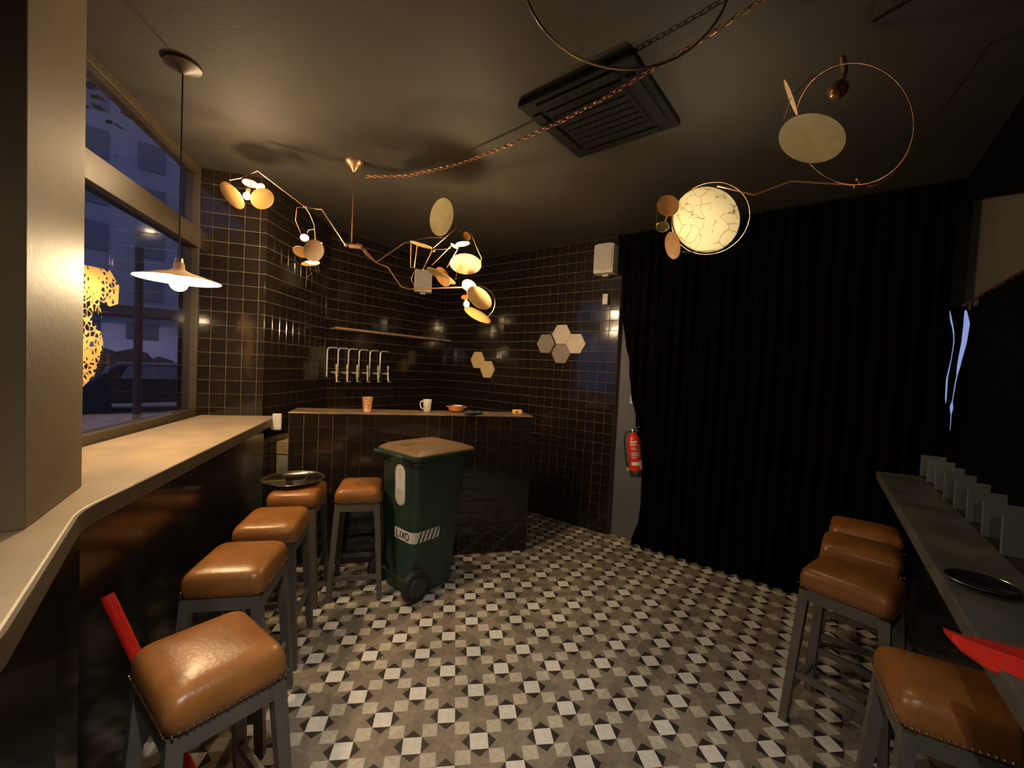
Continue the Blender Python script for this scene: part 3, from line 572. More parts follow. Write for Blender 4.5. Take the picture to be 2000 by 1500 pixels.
# ------------------------------------------------------------------ stools
def seat_rings():
    w, d = .146, .166; rings = []
    def ring(kx, ky, z, crown=0.0, rr=.035):
        r = []; hx, hy = w * kx, d * ky; rr = min(rr, hx, hy)
        for q, (sx, sy) in enumerate(((1, 1), (-1, 1), (-1, -1), (1, -1))):
            for k in range(5):
                a = q * PI / 2 + k * PI / 8; r.append((sx * (hx - rr) + rr * math.cos(a), sy * (hy - rr) + rr * math.sin(a), z))
        return r
    for kx, ky, z in ((.95, .95, .648), (1.0, 1.0, .655), (1.02, 1.02, .685), (1.02, 1.02, .705), (.99, .99, .724), (.94, .945, .737), (.85, .87, .746), (.6, .62, .755), (.3, .32, .759), (.05, .05, .760)): rings.append(ring(kx, ky, z))
    return rings
def make_stool():
    t = thing('bar_stool', 'x', 'stool', group='leather bar stools')
    b = MB(); b.loft(seat_rings()); b.build('seat', 'leather', t, 60)
    b = MB(); n_ = 0
    for sx, sy, L, hor in ((0, -1, .27, 1), (0, 1, .27, 1), (-1, 0, .31, 0), (1, 0, .31, 0)):
        k = int(L / .0145)
        for i in range(k + 1):
            u_ = -L / 2 + L * i / k; p = (u_, sy * .1695, .664) if hor else (sx * .1490, u_, .664); b.sphere(p, .0038, 6, 4)
    b.build('nail_trim', 'brass', t, True)
    b = MB()
    for sy in (-1, 1): b.box((0, sy * .1435, .622), (.287, .033, .052))
    for sx in (-1, 1): b.box((sx * .127, 0, .622), (.033, .319, .052))
    b.build('seat_frame', 'frame_grey', t)
    foot = (.164, .182); topp = (.1245, .1425)
    for sx in (-1, 1):
        for sy in (-1, 1):
            b = MB(); b.bar((sx * topp[0], sy * topp[1], .64), (sx * foot[0], sy * foot[1], 0.0), .038, .038, w2=.032); b.build('leg', 'frame_grey', t)
    def at_h(sx, sy, z): k = 1 - z / .64; return (sx * (topp[0] + (foot[0] - topp[0]) * k), sy * (topp[1] + (foot[1] - topp[1]) * k), z)
    for sy, z in ((-1, .15), (1, .15)): b = MB(); b.bar(at_h(-1, sy, z), at_h(1, sy, z), .02, .028); b.build('stretcher', 'frame_grey', t)
    for sx, z in ((-1, .24), (1, .24)): b = MB(); b.bar(at_h(sx, -1, z), at_h(sx, 1, z), .02, .028); b.build('stretcher', 'frame_grey', t)
    return t
proto = make_stool()
for i, (x, y, a, lb) in enumerate([(-1.035, 2.905, 14, 'tan leather stool standing alone beside the green bin'), (-1.4, 2.76, 12, 'tan leather stool under the steel tray by the counter end'), (-1.257, 2.22, 14, 'tan leather stool third from the viewer at the window counter, just before the tray'), (-1.137, 1.754, 12, 'tan leather stool second nearest the viewer at the window counter'), (-0.848, 1.19, 54, 'tan leather stool nearest the viewer at the window counter'), (1.61, 1.875, 37, 'brown leather stool standing clear at the side counter, its legs in full view'), (1.945, 2.23, 50, 'dark leather stool just behind the clear one at the side counter'), (2.22, 2.525, 52, 'farthest dark leather stool by the curtain at the side counter'), (1.354, 1.18, 61, 'brown leather stool nearest the viewer at the side counter')]):
    o = proto if i == 0 else copy_tree(proto)
    o.location = (x, y, 0); o.rotation_euler = (0, 0, math.radians(a)); o['label'] = lb
t = thing('serving_tray', 'round steel tray lying on the stool seat by the counter end', 'tray', (-1.4605, 2.8052, 0.7640))
b = MB(); b.lathe([(.12, .0), (.165, .002), (.188, .020), (.194, .021), (.193, .024), (.185, .024), (.162, .006), (.02, .005)], n=40); b.build('dish', 'steel', t, 50)
b = MB(); b.lathe([(.1915, .0225), (.194, .0245), (.1965, .0225), (.194, .0205)], n=40); b.build('rim', 'chrome', t, True)

# ------------------------------------------------------------------ wheeled bin
BO = Vector((-0.620, 2.765, 0)); bx, by = dirv(50), dirv(140)
bc = BO + bx * .19 + by * .16
t = thing('wheeled_bin', 'dark green wheeled rubbish bin with a brown lid in front of the bar', 'bin', bc, math.radians(50))
def rrect(hx, hy, z, r=.05, ox=0):
    o = []
    for q, (sx, sy) in enumerate(((1, 1), (-1, 1), (-1, -1), (1, -1))):
        for k in range(5): a = q * PI / 2 + k * PI / 8; o.append((ox + sx * (hx - r) + r * math.cos(a), sy * (hy - r) + r * math.sin(a), z))
    return o
HB = .975
def bin_h(z): k = z / HB; return (.185 + .055 * k, .165 + .045 * k, -.005 + .02 * k)      # half depth, half width, offset
b = MB(); rings = [rrect(*bin_h(z)[:2], z, .05, bin_h(z)[2]) for z in (.02, .2, .55, HB - .06)]
rings += [rrect(.245, .215, HB - .055, .05, .018), rrect(.250, .222, HB - .05, .05, .018), rrect(.250, .222, HB, .05, .018), rrect(.225, .195, HB, .045, .018)]
b.loft(rings); b.build('body', 'bin_green', t, 50)
b = MB(); rings = [rrect(.265, .232, HB + .002, .04, .03), rrect(.272, .238, HB + .022, .04, .03), rrect(.262, .228, HB + .034, .05, .03), rrect(.225, .20, HB + .052, .06, .02), rrect(.15, .15, HB + .064, .06, .0), rrect(.02, .02, HB + .067, .02, -.01)]
b.loft(rings); lid = b.build('lid', 'lid_brown', t, 50)
b = MB(); b.box((-.03, 0, HB + .058), (.30, .07, .026)); bevel(b.build('lid_ridge', 'lid_brown', lid), .008)
b = MB(); b.box((.315, 0, HB + .012), (.05, .36, .022)); bevel(b.build('lid_lip', 'bin_green', lid), .006)
b = MB(); rings = [rrect(.274, .240, HB - .012, .04, .03), rrect(.278, .243, HB - .010, .04, .03), rrect(.278, .243, HB + .014, .04, .03), rrect(.270, .236, HB + .016, .04, .03)]; b.loft(rings, caps=False); b.build('lid_rim', 'bin_green', lid, 50)
for s in (-1, 1):
    b = MB(); b.tube([(-.232, s * .17, HB - .02), (-.285, s * .17, HB + .005), (-.295, s * .17, HB + .012), (-.295, s * .09, HB + .012), (-.285, s * .09, HB + .005), (-.232, s * .09, HB - .02)], .013, 8); b.build('handle', 'bin_green', t, True)
    w = MB(); w.lathe([(.03, -.026), (.092, -.026), (.106, -.018), (.108, 0), (.106, .018), (.092, .026), (.03, .026)], (-.185, s * .205, .108), 28, Matrix.Rotation(PI / 2, 3, 'X')); wh = w.build('wheel', 'rubber', t, 40)
    w = MB(); w.lathe([(.068, .0), (.062, .008), (.02, .010)], (-.185, s * .231, .108), 24, Matrix.Rotation(PI / 2 * (-s), 3, 'X')); w.build('hub', 'hub', wh, 40)
b = MB(); b.tube([(-.185, -.19, .108), (-.185, .19, .108)], .011, 8); b.build('axle', 'steel', t, True)
# stickers: back face is -x, side face towards the viewer is -y
def face_pt(face, u_, z, e=.002):
    hx, hy, ox = bin_h(z)
    return Vector((ox - hx - e, -u_, z)) if face == 'back' else Vector((u_ + ox, -hy - e, z))
def wrap(pts, name, m, e):      # outline on the back face
    b = MB(); b.add(pts, [tuple(range(len(pts)))]); return b.build(name, m, t)
oval = []; oval2 = []
for k in range(40):
    a = 2 * PI * k / 40; cx, sx = math.cos(a), math.sin(a); oz = (.085 if sx > 0 else -.085)
    oval.append(face_pt('back', .035 + .058 * cx, .770 + oz + .058 * sx)); oval2.append((cx, sx, oz))
st = wrap(oval, 'sticker', 'sticker', 0)
b = MB(); b.tube([face_pt('back', .035 + .050 * c_, .770 + o_ + .050 * s_, .0025) for c_, s_, o_ in oval2], .0016, 4, closed=True); b.build('sticker_border', 'print_grey', st)
b = MB(); b.tube([face_pt('back', .035 + .022 * math.cos(k * PI / 8), .855 + .028 * math.sin(k * PI / 8), .0025) for k in range(16)], .0014, 4, closed=True); b.tube([face_pt('back', .035, .88, .0025), face_pt('back', .035, .77, .0025)], .0014, 4); b.build('sticker_emblem', 'print_grey', st)
b = MB()
for k, (w_, z_) in enumerate(((.05, .735), (.07, .718), (.075, .701), (.06, .684), (.07, .667), (.05, .650))): b.tube([face_pt('back', .035 - w_ / 2, z_, .0025), face_pt('back', .035 + w_ / 2, z_ - .004, .0025)], .0026 if k < 2 else .0018, 4)
b.build('sticker_text', 'print_grey', st)
# white band with LIXO on the back face, hazard stripes on the side face
z0, z1 = .33, .40
hx, hy, ox = bin_h(.36)
band = []
path = [('back', -.11), ('back', .0), ('back', hy - .055)]
def corner(z, k, e=.002):
    hx, hy, ox = bin_h(z); r = .05; a = PI + k * PI / 2; return Vector((ox - hx + r + (r + e) * math.cos(a), -hy + r + (r + e) * math.sin(a), z))
def band_pt(s, z, e=.002):      # s: metres from the corner middle; negative on the back face
    hx, hy, ox = bin_h(z); r = .05; arc = r * PI / 2
    if s < -arc / 2: return Vector((ox - hx - e, -hy + r + (-s - arc / 2), z))
    if s > arc / 2: return Vector((ox - hx + r + (s - arc / 2), -hy - e, z))
    return corner(z, (s + arc / 2) / arc, e)
def strip(s0, s1, za0, za1, zb0, zb1, name, m, e, n=10):
    b = MB(); vs = []
    for i in range(n + 1): k = i / n; s = s0 + (s1 - s0) * k; vs.append(band_pt(s, za0 + (zb0 - za0) * k, e))
    for i in range(n + 1): k = i / n; s = s0 + (s1 - s0) * k; vs.append(band_pt(s, za1 + (zb1 - za1) * k, e))
    b.add(vs, [(i, i + 1, n + 2 + i, n + 1 + i) for i in range(n)]); return b.build(name, m, t)
bd_ = strip(-.20, .215, .388, .466, .388, .466, 'reflective_band', 'sticker', .002, 24)
for k in range(6):      # slanted dark stripes
    s = .030 + k * .036; b = MB(); n = 4; vs = []
    for i in range(n + 1): kk = i / n; z = .3885 + .077 * kk; vs += [band_pt(s + .030 * kk - .006, z, .0032), band_pt(s + .030 * kk + .006, z, .0032)]
    b.add(vs, [(2 * i, 2 * i + 1, 2 * i + 3, 2 * i + 2) for i in range(n)]); b.build('stripe', 'print_black', bd_)
def glyph(strokes, s0, w, z0, h, th, e=.0032):
    b = MB()
    for (xa, ya, xb, yb) in strokes:
        A = (s0 + xa * w, z0 + ya * h); B = (s0 + xb * w, z0 + yb * h); dx, dz = B[0] - A[0], B[1] - A[1]; L = math.hypot(dx, dz); px, pz = -dz / L * th / 2, dx / L * th / 2
        b.add([band_pt(A[0] + px, A[1] + pz, e), band_pt(A[0] - px, A[1] - pz, e), band_pt(B[0] - px, B[1] - pz, e), band_pt(B[0] + px, B[1] + pz, e)], [(0, 1, 2, 3)])
    b.build('letter', 'print_black', bd_)
gl = {'L': [(0, 1, 0, 0), (0, 0, 1, 0)], 'I': [(.5, 0, .5, 1)], 'X': [(0, 0, 1, 1), (0, 1, 1, 0)], 'O': [(.25, 0, .75, 0), (.75, 0, 1, .3), (1, .3, 1, .7), (1, .7, .75, 1), (.75, 1, .25, 1), (.25, 1, 0, .7), (0, .7, 0, .3), (0, .3, .25, 0)]}
for ch, s0, w in (('L', -.175, .030), ('I', -.136, .012), ('X', -.116, .034), ('O', -.074, .036)): glyph(gl[ch], s0, w, .404, .046, .009)

# ------------------------------------------------------------------ long side counter
def sc(along, lat, z): return CU0 + V * lat + U * along + Vector((0, 0, z))
t = thing('side_counter', 'narrow stained concrete counter along the dark right wall', 'counter')
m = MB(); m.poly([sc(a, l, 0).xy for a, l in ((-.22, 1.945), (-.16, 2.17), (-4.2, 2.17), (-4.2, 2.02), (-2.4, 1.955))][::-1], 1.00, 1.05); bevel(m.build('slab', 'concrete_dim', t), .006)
m = MB(); m.poly([sc(a, l, 0).xy for a, l in ((-.16, 2.17), (-.16, 2.355), (-4.2, 2.355), (-4.2, 2.17))][::-1], 1.00, 1.046); m.build('back_ledge', 'wood_dark', t)
m = MB(); m.poly([sc(a, l, 0).xy for a, l in ((-.20, 2.10), (-.20, 2.14), (-4.2, 2.14), (-4.2, 2.10))][::-1], 0, 1.0); m.build('support_panel', 'panel_black', t)
for k in range(8):
    a = -.14 - .222 * k; o = MB(); o.box((0, 0, .068), (.115, .012, .136)); c_ = o.build('table_card', 'card_grey')
    bevel(c_, .002, 1); c_.location = sc(a, 2.218, 1.0465); c_.rotation_euler = (math.radians(-4), 0, math.radians(-37.2 + random.uniform(-3, 3)))
    tag(c_, 'grey upright card on the ledge, ' + ['farthest, next to the curtain', 'second from the curtain', 'third from the curtain', 'fourth from the curtain', 'fifth from the curtain', 'sixth from the curtain', 'second nearest to the viewer', 'nearest to the viewer'][k], 'card', 'row of grey cards')
t = thing('dark_saucer', 'dark glossy saucer on the side counter', 'plate', (1.3657, 1.1650, 1.0505)); b = MB(); b.lathe([(.03, 0), (.06, .004), (.075, .014), (.072, .016), (.055, .007), (.01, .006)], n=28); b.build('dish', 'black_gloss', t, 50)
b = MB(); b.lathe([(.0735, .0145), (.075, .016), (.0765, .0145)], n=28, caps=False); b.build('rim', 'steel', t, True)

# ------------------------------------------------------------------ red tools
t = thing('red_pole', 'red pole leaning under the window counter behind the nearest stool', 'pole'); b = MB(); b.tube([(-0.7681, 1.2234, 0.0000), (-1.1598, 1.2150, 0.8268)], .0165, 12); b.build('shaft', 'red_plastic', t, True)
b = MB(); b.tube([(-1.1598, 1.2150, 0.8268), (-1.1803, 1.2150, 0.8681)], .0175, 12, r2=.016); b.build('grip', 'red_plastic', t, True)
t = thing('red_scoop', 'red plastic scoop with a pointed end lying at the near stool', 'scoop'); b = MB()
ax = [((1.0473, 0.9610, 1.0448), (1.0379, 0.9510, 1.0470), (1.0408, 0.9510, 1.0422)), ((1.0768, 0.9650, 1.0337), (1.0214, 0.9150, 1.0586), (1.0180, 0.9150, 1.0454)), ((1.0770, 0.9390, 1.0409), (1.0192, 0.8890, 1.0640), (1.0159, 0.8890, 1.0374)), ((1.0654, 0.8760, 1.0693), (1.0040, 0.8260, 1.0828), (1.0059, 0.8260, 1.0400)), ((1.0814, 0.8360, 1.0797), (1.0188, 0.7860, 1.0898), (1.0236, 0.7860, 1.0389)), ((1.0981, 0.7790, 1.0979), (1.0306, 0.7290, 1.1003), (1.0365, 0.7290, 1.0406))]      # (upper rim, ridge, lower rim) stations from the tip
rings = []
for A, B_, C_ in ax: A, B_, C_ = Vector(A), Vector(B_), Vector(C_); o_ = Vector((.012, .010, -.012)); rings.append([A, B_, C_, C_ + o_, B_ + o_ * 1.4, A + o_])
b.loft(rings); b.build('blade', 'red_plastic', t)

# ------------------------------------------------------------------ ceiling cassette, chain
t = thing('ceiling_air_conditioner', 'square black air conditioning cassette set in the ceiling', 'air conditioner', (0.386, 2.175, CZ), math.radians(-39.5))
b = MB(); b.box((0, 0, -.018), (.61, .61, .036)); bevel(b.build('frame', 'ac_black', t), .012)
b = MB(); b.box((0, 0, -.040), (.40, .40, .010)); bevel(b.build('grille', 'ac_black', t), .006)
for k in range(7): b = MB(); b.box((0, -.15 + k * .05, -.047), (.37, .006, .006)); b.build('slat', 'ac_black', t)
for k in range(4): b = MB(); a = k * PI / 2; b.box((.25 * math.cos(a), .25 * math.sin(a), -.042), (.045, .42, .008), a); bevel(b.build('louver', 'ac_black', t), .003)
def chain(pts, r=.011, wr=.0027):
    m = MB(); P = [Vector(p) for p in pts]; seg = []; step = r * 2.3; k = 0
    for a, b_ in zip(P, P[1:]):
        L = (b_ - a).length; n = max(1, int(L / step)); d = (b_ - a).normalized(); up = Vector((0, 0, 1)); x = d.cross(up).normalized(); y = x.cross(d)
        for i in range(n):
            c = a + d * (L * (i + .5) / n); w = x if k % 2 else y; k += 1
            m.tube([c + d * (r * 1.5 * math.cos(q * PI / 4)) + w * (r * .75 * math.sin(q * PI / 4)) for q in range(8)], wr, 4, closed=True)
    return m
t = thing('ceiling_chain', 'reddish metal chain strung just below the ceiling', 'chain'); chain([(-1.0935, 2.9561, 2.9000), (-0.7788, 2.9184, 2.9050), (-0.3970, 2.7052, 2.9000), (-0.0675, 2.4207, 2.8900), (0.1951, 2.1657, 2.8850), (0.3638, 1.9806, 2.8850), (0.5058, 1.8139, 2.8900), (0.6611, 1.6385, 2.9000), (0.7835, 1.4810, 2.9100), (0.8820, 1.3289, 2.9300)]).build('links', 'copper_dark', t)

# ------------------------------------------------------------------ lamps
def disc(parent, c, r, n, m, name='disc', dish=0.12, th=.0016):
    b = MB(); F = frame(n); prof = []; K = 6
    for i in range(K + 1): q = i / K; prof.append((max(1e-4, r * q), dish * r * q * q))
    full = [(p[0], p[1]) for p in prof] + [(p[0], p[1] - th * 1.5) for p in reversed(prof)]
    b.lathe(full, n=36, M=F, caps=False); o = b.build(name, m, parent, 50); o.location = c; return o
def rod(parent, pts, r=.0035, m='copper', name='rod', closed=False): b = MB(); b.tube(pts, r, 8, closed); return b.build(name, m, parent, 50)
def ringw(parent, c, r, n, wr=.002, m='copper', a0=0, a1=360, name='wire_ring'):
    F = frame(n); N = 48; full = abs(a1 - a0) >= 360; ks = range(N if full else N + 1)
    return rod(parent, [Vector(c) + F @ Vector((r * math.cos(math.radians(a0 + (a1 - a0) * k / N)), r * math.sin(math.radians(a0 + (a1 - a0) * k / N)), 0)) for k in ks], wr, m, name, full)
def bulb(parent, c, r, m='bulb_warm', d=None):
    b = MB(); b.sphere((0, 0, 0), r, 14, 10); o = b.build('bulb', m, parent, True); o.location = c
    if d is not None:
        q = Vector(d).normalized(); s = MB(); s.tube([q * r * .8, q * (r + .03)], r * .55, 10); s.build('socket', 'copper', o, True)
    return o
# branching chandelier over the bar front
ch = thing('branch_chandelier', 'branching copper chandelier with gold discs hanging over the bar', 'chandelier')
b = MB(); b.lathe([(.062, 0), (.06, -.012), (.04, -.03), (.02, -.05), (.008, -.07)], (-1.138, 2.855, CZ), 20); b.build('ceiling_rose', 'copper', ch, 50)
rod(ch, [(-1.138, 2.855, CZ - .06), (-1.138, 2.855, 2.40)], .004, 'copper_dark', 'drop_rod')
b = MB(); b.tube([(-1.1510, 2.8550, 2.3877), (-1.0705, 2.8550, 2.3847)], .016, 10); b.sphere((-1.1756, 2.8550, 2.3934), .014); b.sphere((-1.0918, 2.8550, 2.3941), .013); b.build('joint', 'copper', ch, True)
rod(ch, [(-1.1754, 2.8550, 2.3865), (-1.3213, 2.8000, 2.6030), (-1.4104, 2.7600, 2.5968), (-1.6449, 2.6200, 2.7577)], .0048, 'copper', 'arm')
rod(ch, [(-1.0816, 2.8550, 2.4015), (-0.9706, 2.8700, 2.2897), (-0.7910, 2.9000, 2.4395), (-0.7451, 2.9000, 2.4452)], .0042, 'copper', 'arm')
rod(ch, [(-1.0917, 2.8550, 2.3906), (-0.9705, 2.8700, 2.2862), (-0.9014, 2.9000, 2.2655), (-0.8206, 2.9600, 2.1472), (-0.7607, 2.9700, 2.1340), (-0.3879, 2.9800, 2.1686)], .0042, 'copper', 'arm')
rod(ch, [(-1.0703, 2.8550, 2.3778), (-1.0426, 2.8700, 2.3349), (-0.9919, 2.8800, 2.2982)], .003, 'copper_dark', 'arm')
# left lamp
b = MB(); b.sphere((-1.4139, 2.7600, 2.6000), .012); b.build('joint', 'brass', ch, True)
disc(ch, (-1.7908, 2.6200, 2.6002), 0.0839, (-0.3568, -0.6334, -0.6866), 'disc_glow'); disc(ch, (-1.5960, 2.6000, 2.5764), 0.0689, (0.0956, -0.9853, 0.1418), 'disc_glow'); disc(ch, (-1.7132, 2.6600, 2.6969), 0.0444, (0.0249, -0.1853, -0.9824), 'disc_orange'); disc(ch, (-1.6512, 2.6600, 2.6776), 0.0262, (0.5101, -0.1965, -0.8373), 'disc_orange')
bulb(ch, (-1.6946, 2.6000, 2.5903), .020, 'bulb_warm', (0.1, 0.2, 1)); rod(ch, [(-1.8185, 2.6200, 2.6898), (-1.7621, 2.6400, 2.7142), (-1.7050, 2.6400, 2.7422), (-1.6448, 2.6200, 2.7546)], .003); rod(ch, [(-1.7048, 2.6400, 2.7359), (-1.6969, 2.6400, 2.6794), (-1.6922, 2.6100, 2.6164)], .003)
# second lamp
rod(ch, [(-1.4104, 2.7600, 2.5968), (-1.3786, 2.7600, 2.5486), (-1.3496, 2.7600, 2.4835), (-1.3397, 2.7600, 2.3840), (-1.2873, 2.7500, 2.3669)], .0026, 'copper', 'wire'); rod(ch, [(-1.4137, 2.7600, 2.5934), (-1.4729, 2.7700, 2.5976), (-1.4858, 2.7800, 2.5172), (-1.4333, 2.7700, 2.4093)], .0018, 'copper_dark', 'wire')
rod(ch, [(-1.3851, 2.7400, 2.4254), (-1.3756, 2.7400, 2.4457), (-1.3356, 2.7400, 2.4509), (-1.3258, 2.7400, 2.3521)], .0024, 'copper', 'wire')
disc(ch, (-1.2956, 2.6600, 2.2912), 0.0688, (-0.1016, -0.9946, -0.0226), 'disc_tan'); disc(ch, (-1.4130, 2.7300, 2.3019), 0.0519, (0.0543, -0.4791, -0.8761), 'disc_cream'); disc(ch, (-1.4111, 2.7600, 2.4006), 0.0264, (0.3123, -0.6067, -0.7310), 'disc_gold'); disc(ch, (-1.3553, 2.7400, 2.2245), 0.0551, (0.0243, -0.5144, 0.8572), 'disc_gold')
bulb(ch, (-1.4165, 2.7700, 2.3029), .019, 'bulb_warm', (0.2, 0.1, 1))
for p in ([(-1.3533, 2.7300, 2.2088), (-1.3523, 2.7300, 2.1757), (-1.3384, 2.7300, 2.1598)], [(-1.3200, 2.7300, 2.2138), (-1.3121, 2.7300, 2.1777), (-1.3054, 2.7300, 2.1747)], [(-1.3034, 2.7300, 2.2179), (-1.2955, 2.7300, 2.1818), (-1.2854, 2.7300, 2.1790)], [(-1.3387, 2.7300, 2.1698), (-1.3761, 2.7400, 2.1369), (-1.3843, 2.7400, 2.0765)]): rod(ch, p, .0026, 'brass', 'wire')
# third cluster
disc(ch, (-0.5329, 2.9000, 2.6234), 0.1250, (-0.6458, -0.7608, -0.0638), 'disc_dull'); disc(ch, (-0.6739, 2.9000, 2.4382), 0.0780, (-0.2190, 0.0774, -0.9727), 'disc_gold')
rod(ch, [(-0.7449, 2.9000, 2.4382), (-0.7367, 2.8800, 2.2687), (-0.6502, 2.8600, 2.2472), (-0.5832, 2.8600, 2.4030), (-0.4311, 2.9000, 2.5620), (-0.4085, 2.9000, 2.5316)], .0038, 'copper', 'frame'); rod(ch, [(-0.7021, 2.9000, 2.4333), (-0.7120, 2.8800, 2.2699)], .003, 'copper', 'frame'); rod(ch, [(-0.7268, 2.9100, 2.4597), (-0.6397, 2.9300, 2.4913), (-0.5218, 2.9300, 2.4970)], .0018, 'copper_dark', 'wire')
rod(ch, [(-0.5758, 2.8600, 2.3929), (-0.5200, 2.8800, 2.4014), (-0.4708, 2.9000, 2.4165)], .0018, 'copper', 'wire')
b = MB(); b.sphere((-0.5804, 2.8500, 2.3830), .013); b.build('joint', 'brass', ch, True)
disc(ch, (-0.3613, 2.9000, 2.5059), 0.0300, (-0.4618, -0.6524, -0.6010), 'disc_orange'); disc(ch, (-0.3909, 2.9000, 2.4554), 0.0495, (0.2121, -0.0325, -0.9767), 'disc_orange'); disc(ch, (-0.4402, 2.8800, 2.4296), 0.0303, (-0.4483, -0.1388, -0.8830), 'disc_gold')
rod(ch, [(-0.3340, 2.9000, 2.5282), (-0.2769, 2.8800, 2.4027), (-0.2492, 2.8700, 2.3526), (-0.2534, 2.8600, 2.3081)], .003, 'copper', 'frame'); rod(ch, [(-0.5846, 2.8400, 2.2801), (-0.4614, 2.8800, 2.4321)], .0038, 'copper', 'frame'); rod(ch, [(-0.4215, 2.8800, 2.4061), (-0.4866, 2.8800, 2.2808)], .003, 'copper', 'frame'); rod(ch, [(-0.4125, 2.8600, 2.2622), (-0.4199, 2.8600, 2.1923)], .0022, 'copper', 'frame')
disc(ch, (-0.3558, 2.8600, 2.3274), 0.1075, (0.0560, -0.4300, -0.9011), 'disc_cream', dish=.3); bulb(ch, (-0.3714, 2.9250, 2.3506), .021, 'bulb_warm', (0, .6, 1))
disc(ch, (-0.5125, 2.8400, 2.2216), 0.1073, (-0.3842, -0.1044, -0.9173), 'disc_gold'); disc(ch, (-0.5085, 2.8800, 2.2168), 0.0708, (-0.5903, -0.5823, -0.5590), 'disc_orange')
# fourth lamp
disc(ch, (-0.2638, 2.9400, 2.0880), 0.0991, (0.5370, -0.6744, 0.5068), 'disc_cream'); disc(ch, (-0.2607, 2.9200, 1.9778), 0.1028, (-0.3854, -0.2464, -0.8892), 'disc_glow'); disc(ch, (-0.3397, 3.0000, 2.1895), 0.0540, (-0.2224, -0.5984, -0.7697), 'disc_gold'); disc(ch, (-0.3664, 2.9500, 2.0955), 0.0216, (0.1339, -0.5500, -0.8243), 'disc_orange')
bulb(ch, (-0.3604, 3.0400, 2.0593), .020, 'bulb_warm', (-.2, .3, 1)); rod(ch, [(-0.3879, 2.9800, 2.1686), (-0.3515, 2.9600, 2.1413), (-0.3499, 3.0000, 2.0903)], .004); rod(ch, [(-0.3613, 2.9400, 2.0868), (-0.3600, 2.9400, 2.0582), (-0.3321, 2.9400, 2.0021)], .0022, 'copper', 'wire')
ringw(ch, (-0.2732, 2.9800, 2.0616), 0.1241, (0.1484, -0.8871, -0.4372), .0018, 'copper', -60, 95)
rod(ch, [(-0.7439, 3.0000, 2.2610), (-0.7603, 3.0000, 2.2128), (-0.7312, 2.9800, 2.1555), (-0.6542, 2.9800, 2.1520)], .0018, 'copper_dark', 'wire')
# mobile lamp over the floor on the right
mo = thing('disc_mobile_lamp', 'copper mobile lamp with a large glowing crumpled disc before the curtain', 'lamp')
disc(mo, (0.8788, 2.0000, 2.3534), 0.1567, (-0.6331, -0.4793, -0.6078), 'disc_crumpled', dish=.06); ringw(mo, (0.8766, 1.9950, 2.3515), 0.1563, (-0.6331, -0.4793, -0.6078), .0025, 'brass')
disc(mo, (0.7203, 2.0600, 2.4411), 0.0541, (-0.4728, -0.5132, -0.7163), 'disc_orange'); disc(mo, (0.7563, 2.0500, 2.2465), 0.0656, (-0.9329, -0.1261, -0.3373), 'disc_orange')
ringw(mo, (0.6755, 1.9900, 2.3112), 0.0257, (-0.3621, -0.5041, -0.7841), .0045, 'brass'); disc(mo, (0.6755, 1.9900, 2.3112), 0.0233, (-0.3620, -0.5041, -0.7841), 'disc_dull', dish=.02)
rod(mo, [(0.6755, 1.9900, 2.3112), (0.7043, 2.0200, 2.3787), (0.7211, 2.0500, 2.4077)], .003, 'brass', 'stem')
bulb(mo, (0.9545, 2.1900, 2.4214), .022, 'bulb_soft', (0, .8, .3))
rod(mo, [(0.9424, 2.0300, 2.5349), (1.1035, 2.0000, 2.4866), (1.2350, 1.9400, 2.5307), (1.4195, 1.8000, 2.4600), (1.4647, 1.7700, 2.4448), (1.4836, 1.7600, 2.4477)], .0055, 'copper', 'arm')
rod(mo, [(0.9424, 2.0300, 2.5349), (0.9629, 2.2100, 2.4342)], .003, 'copper_dark', 'stem')
ringw(mo, (0.9071, 2.0200, 2.3642), 0.1704, (-0.4152, -0.6845, -0.5992), .0014, 'copper'); rod(mo, [(0.6623, 2.0400, 2.4133), (0.6476, 2.0000, 2.3084), (0.6486, 1.9900, 2.3147)], .0016, 'copper', 'wire'); rod(mo, [(0.7895, 2.0400, 2.2131), (0.8598, 2.0300, 2.2137), (0.9534, 2.0200, 2.2252)], .0016, 'copper', 'wire')
b = MB(); b.sphere((1.4290, 1.7800, 2.4581), .012); b.sphere((1.4148, 1.7800, 2.4744), .009); b.tube([(1.4078, 1.7900, 2.4486), (1.4516, 1.7800, 2.4464)], .009, 8); b.build('joint', 'copper_dark', mo, True)
ringw(mo, (1.2641, 1.6600, 2.6064), 0.2352, (-0.7798, 0.0220, -0.6256), .0018, 'copper_dark', 0, 360, 'hoop')
rod(mo, [(1.4774, 1.7600, 2.4453), (1.4993, 1.7200, 2.4617), (1.5155, 1.6800, 2.5143), (1.5535, 1.6600, 2.6006), (1.6379, 1.6200, 2.7487), (1.7811, 1.6501, 2.9490)], .0024, 'copper_dark', 'suspension')
disc(mo, (1.0706, 1.5800, 2.5181), 0.1126, (-0.5060, -0.0610, -0.8604), 'disc_dull', dish=.05); disc(mo, (1.0083, 1.6200, 2.6899), 0.0688, (-0.7376, 0.5662, -0.3679), 'disc_tan', dish=.02)
rod(mo, [(0.9854, 1.6200, 2.6029), (1.0145, 1.6300, 2.6966), (1.0938, 1.6400, 2.7838), (1.2062, 1.6500, 2.8347)], .0016, 'copper', 'wire')
b = MB(); b.sphere((0, 0, 0), .034, 16, 12); o = b.build('bulb', 'bulb_off', mo, True); o.location = (1.1997, 1.6400, 2.7408)
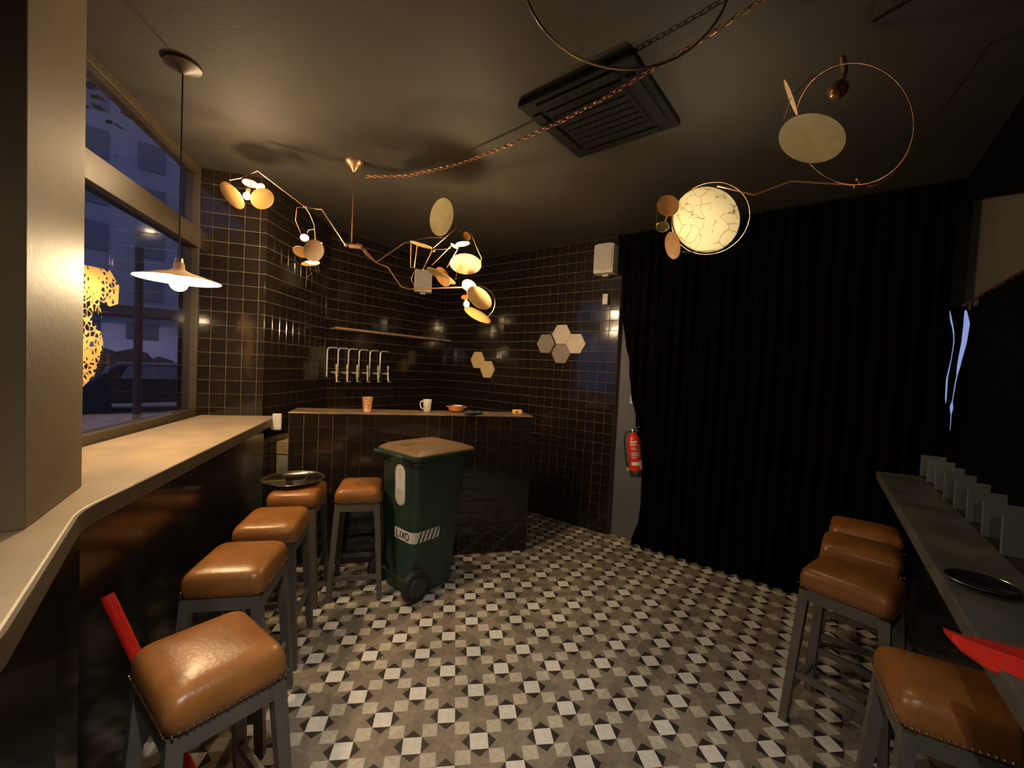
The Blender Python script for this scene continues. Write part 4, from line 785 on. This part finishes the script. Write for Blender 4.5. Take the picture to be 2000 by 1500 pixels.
rod(mo, [(1.2129, 1.6400, 2.7742), (1.2295, 1.6500, 2.8165), (1.2227, 1.6600, 2.8776)], .010, 'copper', 'socket'); rod(mo, [(1.0484, 1.6000, 2.6187), (1.0394, 1.5900, 2.5935)], .008, 'copper', 'stud')
# large wire hoop overhead
ho = thing('ceiling_hoop', 'large thin wire hoop hanging from the ceiling overhead', 'hoop'); ringw(ho, (0.2550, 1.1600, 2.7092), 0.2858, (-0.0043, -0.9987, 0.0502), .0036, 'brass')
for p in ((1060,-170), (1390,-170)): pass
rod(ho, [(0.2390, 1.1600, 2.9798), (0.2336, 1.1340, 2.9490)], .002, 'brass', 'hanger')
# pendant over the window counter
pe = thing('pendant_lamp', 'flat enamel pendant lamp glowing over the window counter', 'pendant lamp', (-1.608, 1.986, 0))
b = MB(); b.lathe([(.075, CZ - .001), (.073, CZ - .012), (.03, CZ - .03), (.006, CZ - .045)], n=24); b.build('ceiling_rose', 'wood_dark', pe, 50)
b = MB(); b.tube([(0, 0, CZ - .03), (0, 0, 2.02)], .0032, 6); b.build('cable', 'rubber', pe)
b = MB(); b.lathe([(.02, 2.03), (.024, 1.998), (.05, 1.985), (.168, 1.950), (.168, 1.947), (.05, 1.980), (.018, 1.99)], n=40, caps=False); b.build('shade', 'enamel', pe, 50)
b = MB(); b.lathe([(.018, 2.05), (.020, 2.0), (.017, 1.965)], n=16); b.build('socket', 'brass', pe, 50)
b = MB(); b.sphere((0, 0, 1.932), .036, 16, 12); b.build('bulb', 'bulb_pendant', pe, True)
p2 = copy_tree(pe); p2.location = (-0.3, -0.75, 0); p2['label'] = 'added flat fill pendant hanging unseen behind the viewer'  # unseen pendant, added as fill from behind the camera
for c_ in p2.children:
    if c_.name.startswith('bulb'): c_.data = c_.data.copy(); c_.data.materials[0] = MATS['bulb_fill_near']
pe['group'] = p2['group'] = 'flat pendant lamps'
# unseen fill spot added above the viewer to brighten the floor in front
sp_ = thing('fill_spot', 'added black cylindrical fill spot above the viewer aimed at the floor', 'lamp', (-0.12, 0.05, CZ))
b = MB(); b.lathe([(.05, 0), (.05, -.018), (.015, -.022), (.015, -.07)], n=20); b.build('mount', 'ac_black', sp_, 50)
hd = Matrix.Rotation(math.radians(17), 3, 'X')
b = MB(); b.lathe([(.02, -.07), (.072, -.075), (.075, -.09), (.075, -.255), (.071, -.255), (.068, -.09)], n=28, M=hd, caps=False); b.build('shade', 'ac_black', sp_, 50)
b = MB(); b.sphere((0, 0, 0), .032, 16, 12); o = b.build('bulb', 'bulb_fill_white', sp_, True); o.location = hd @ Vector((0, 0, -.125))
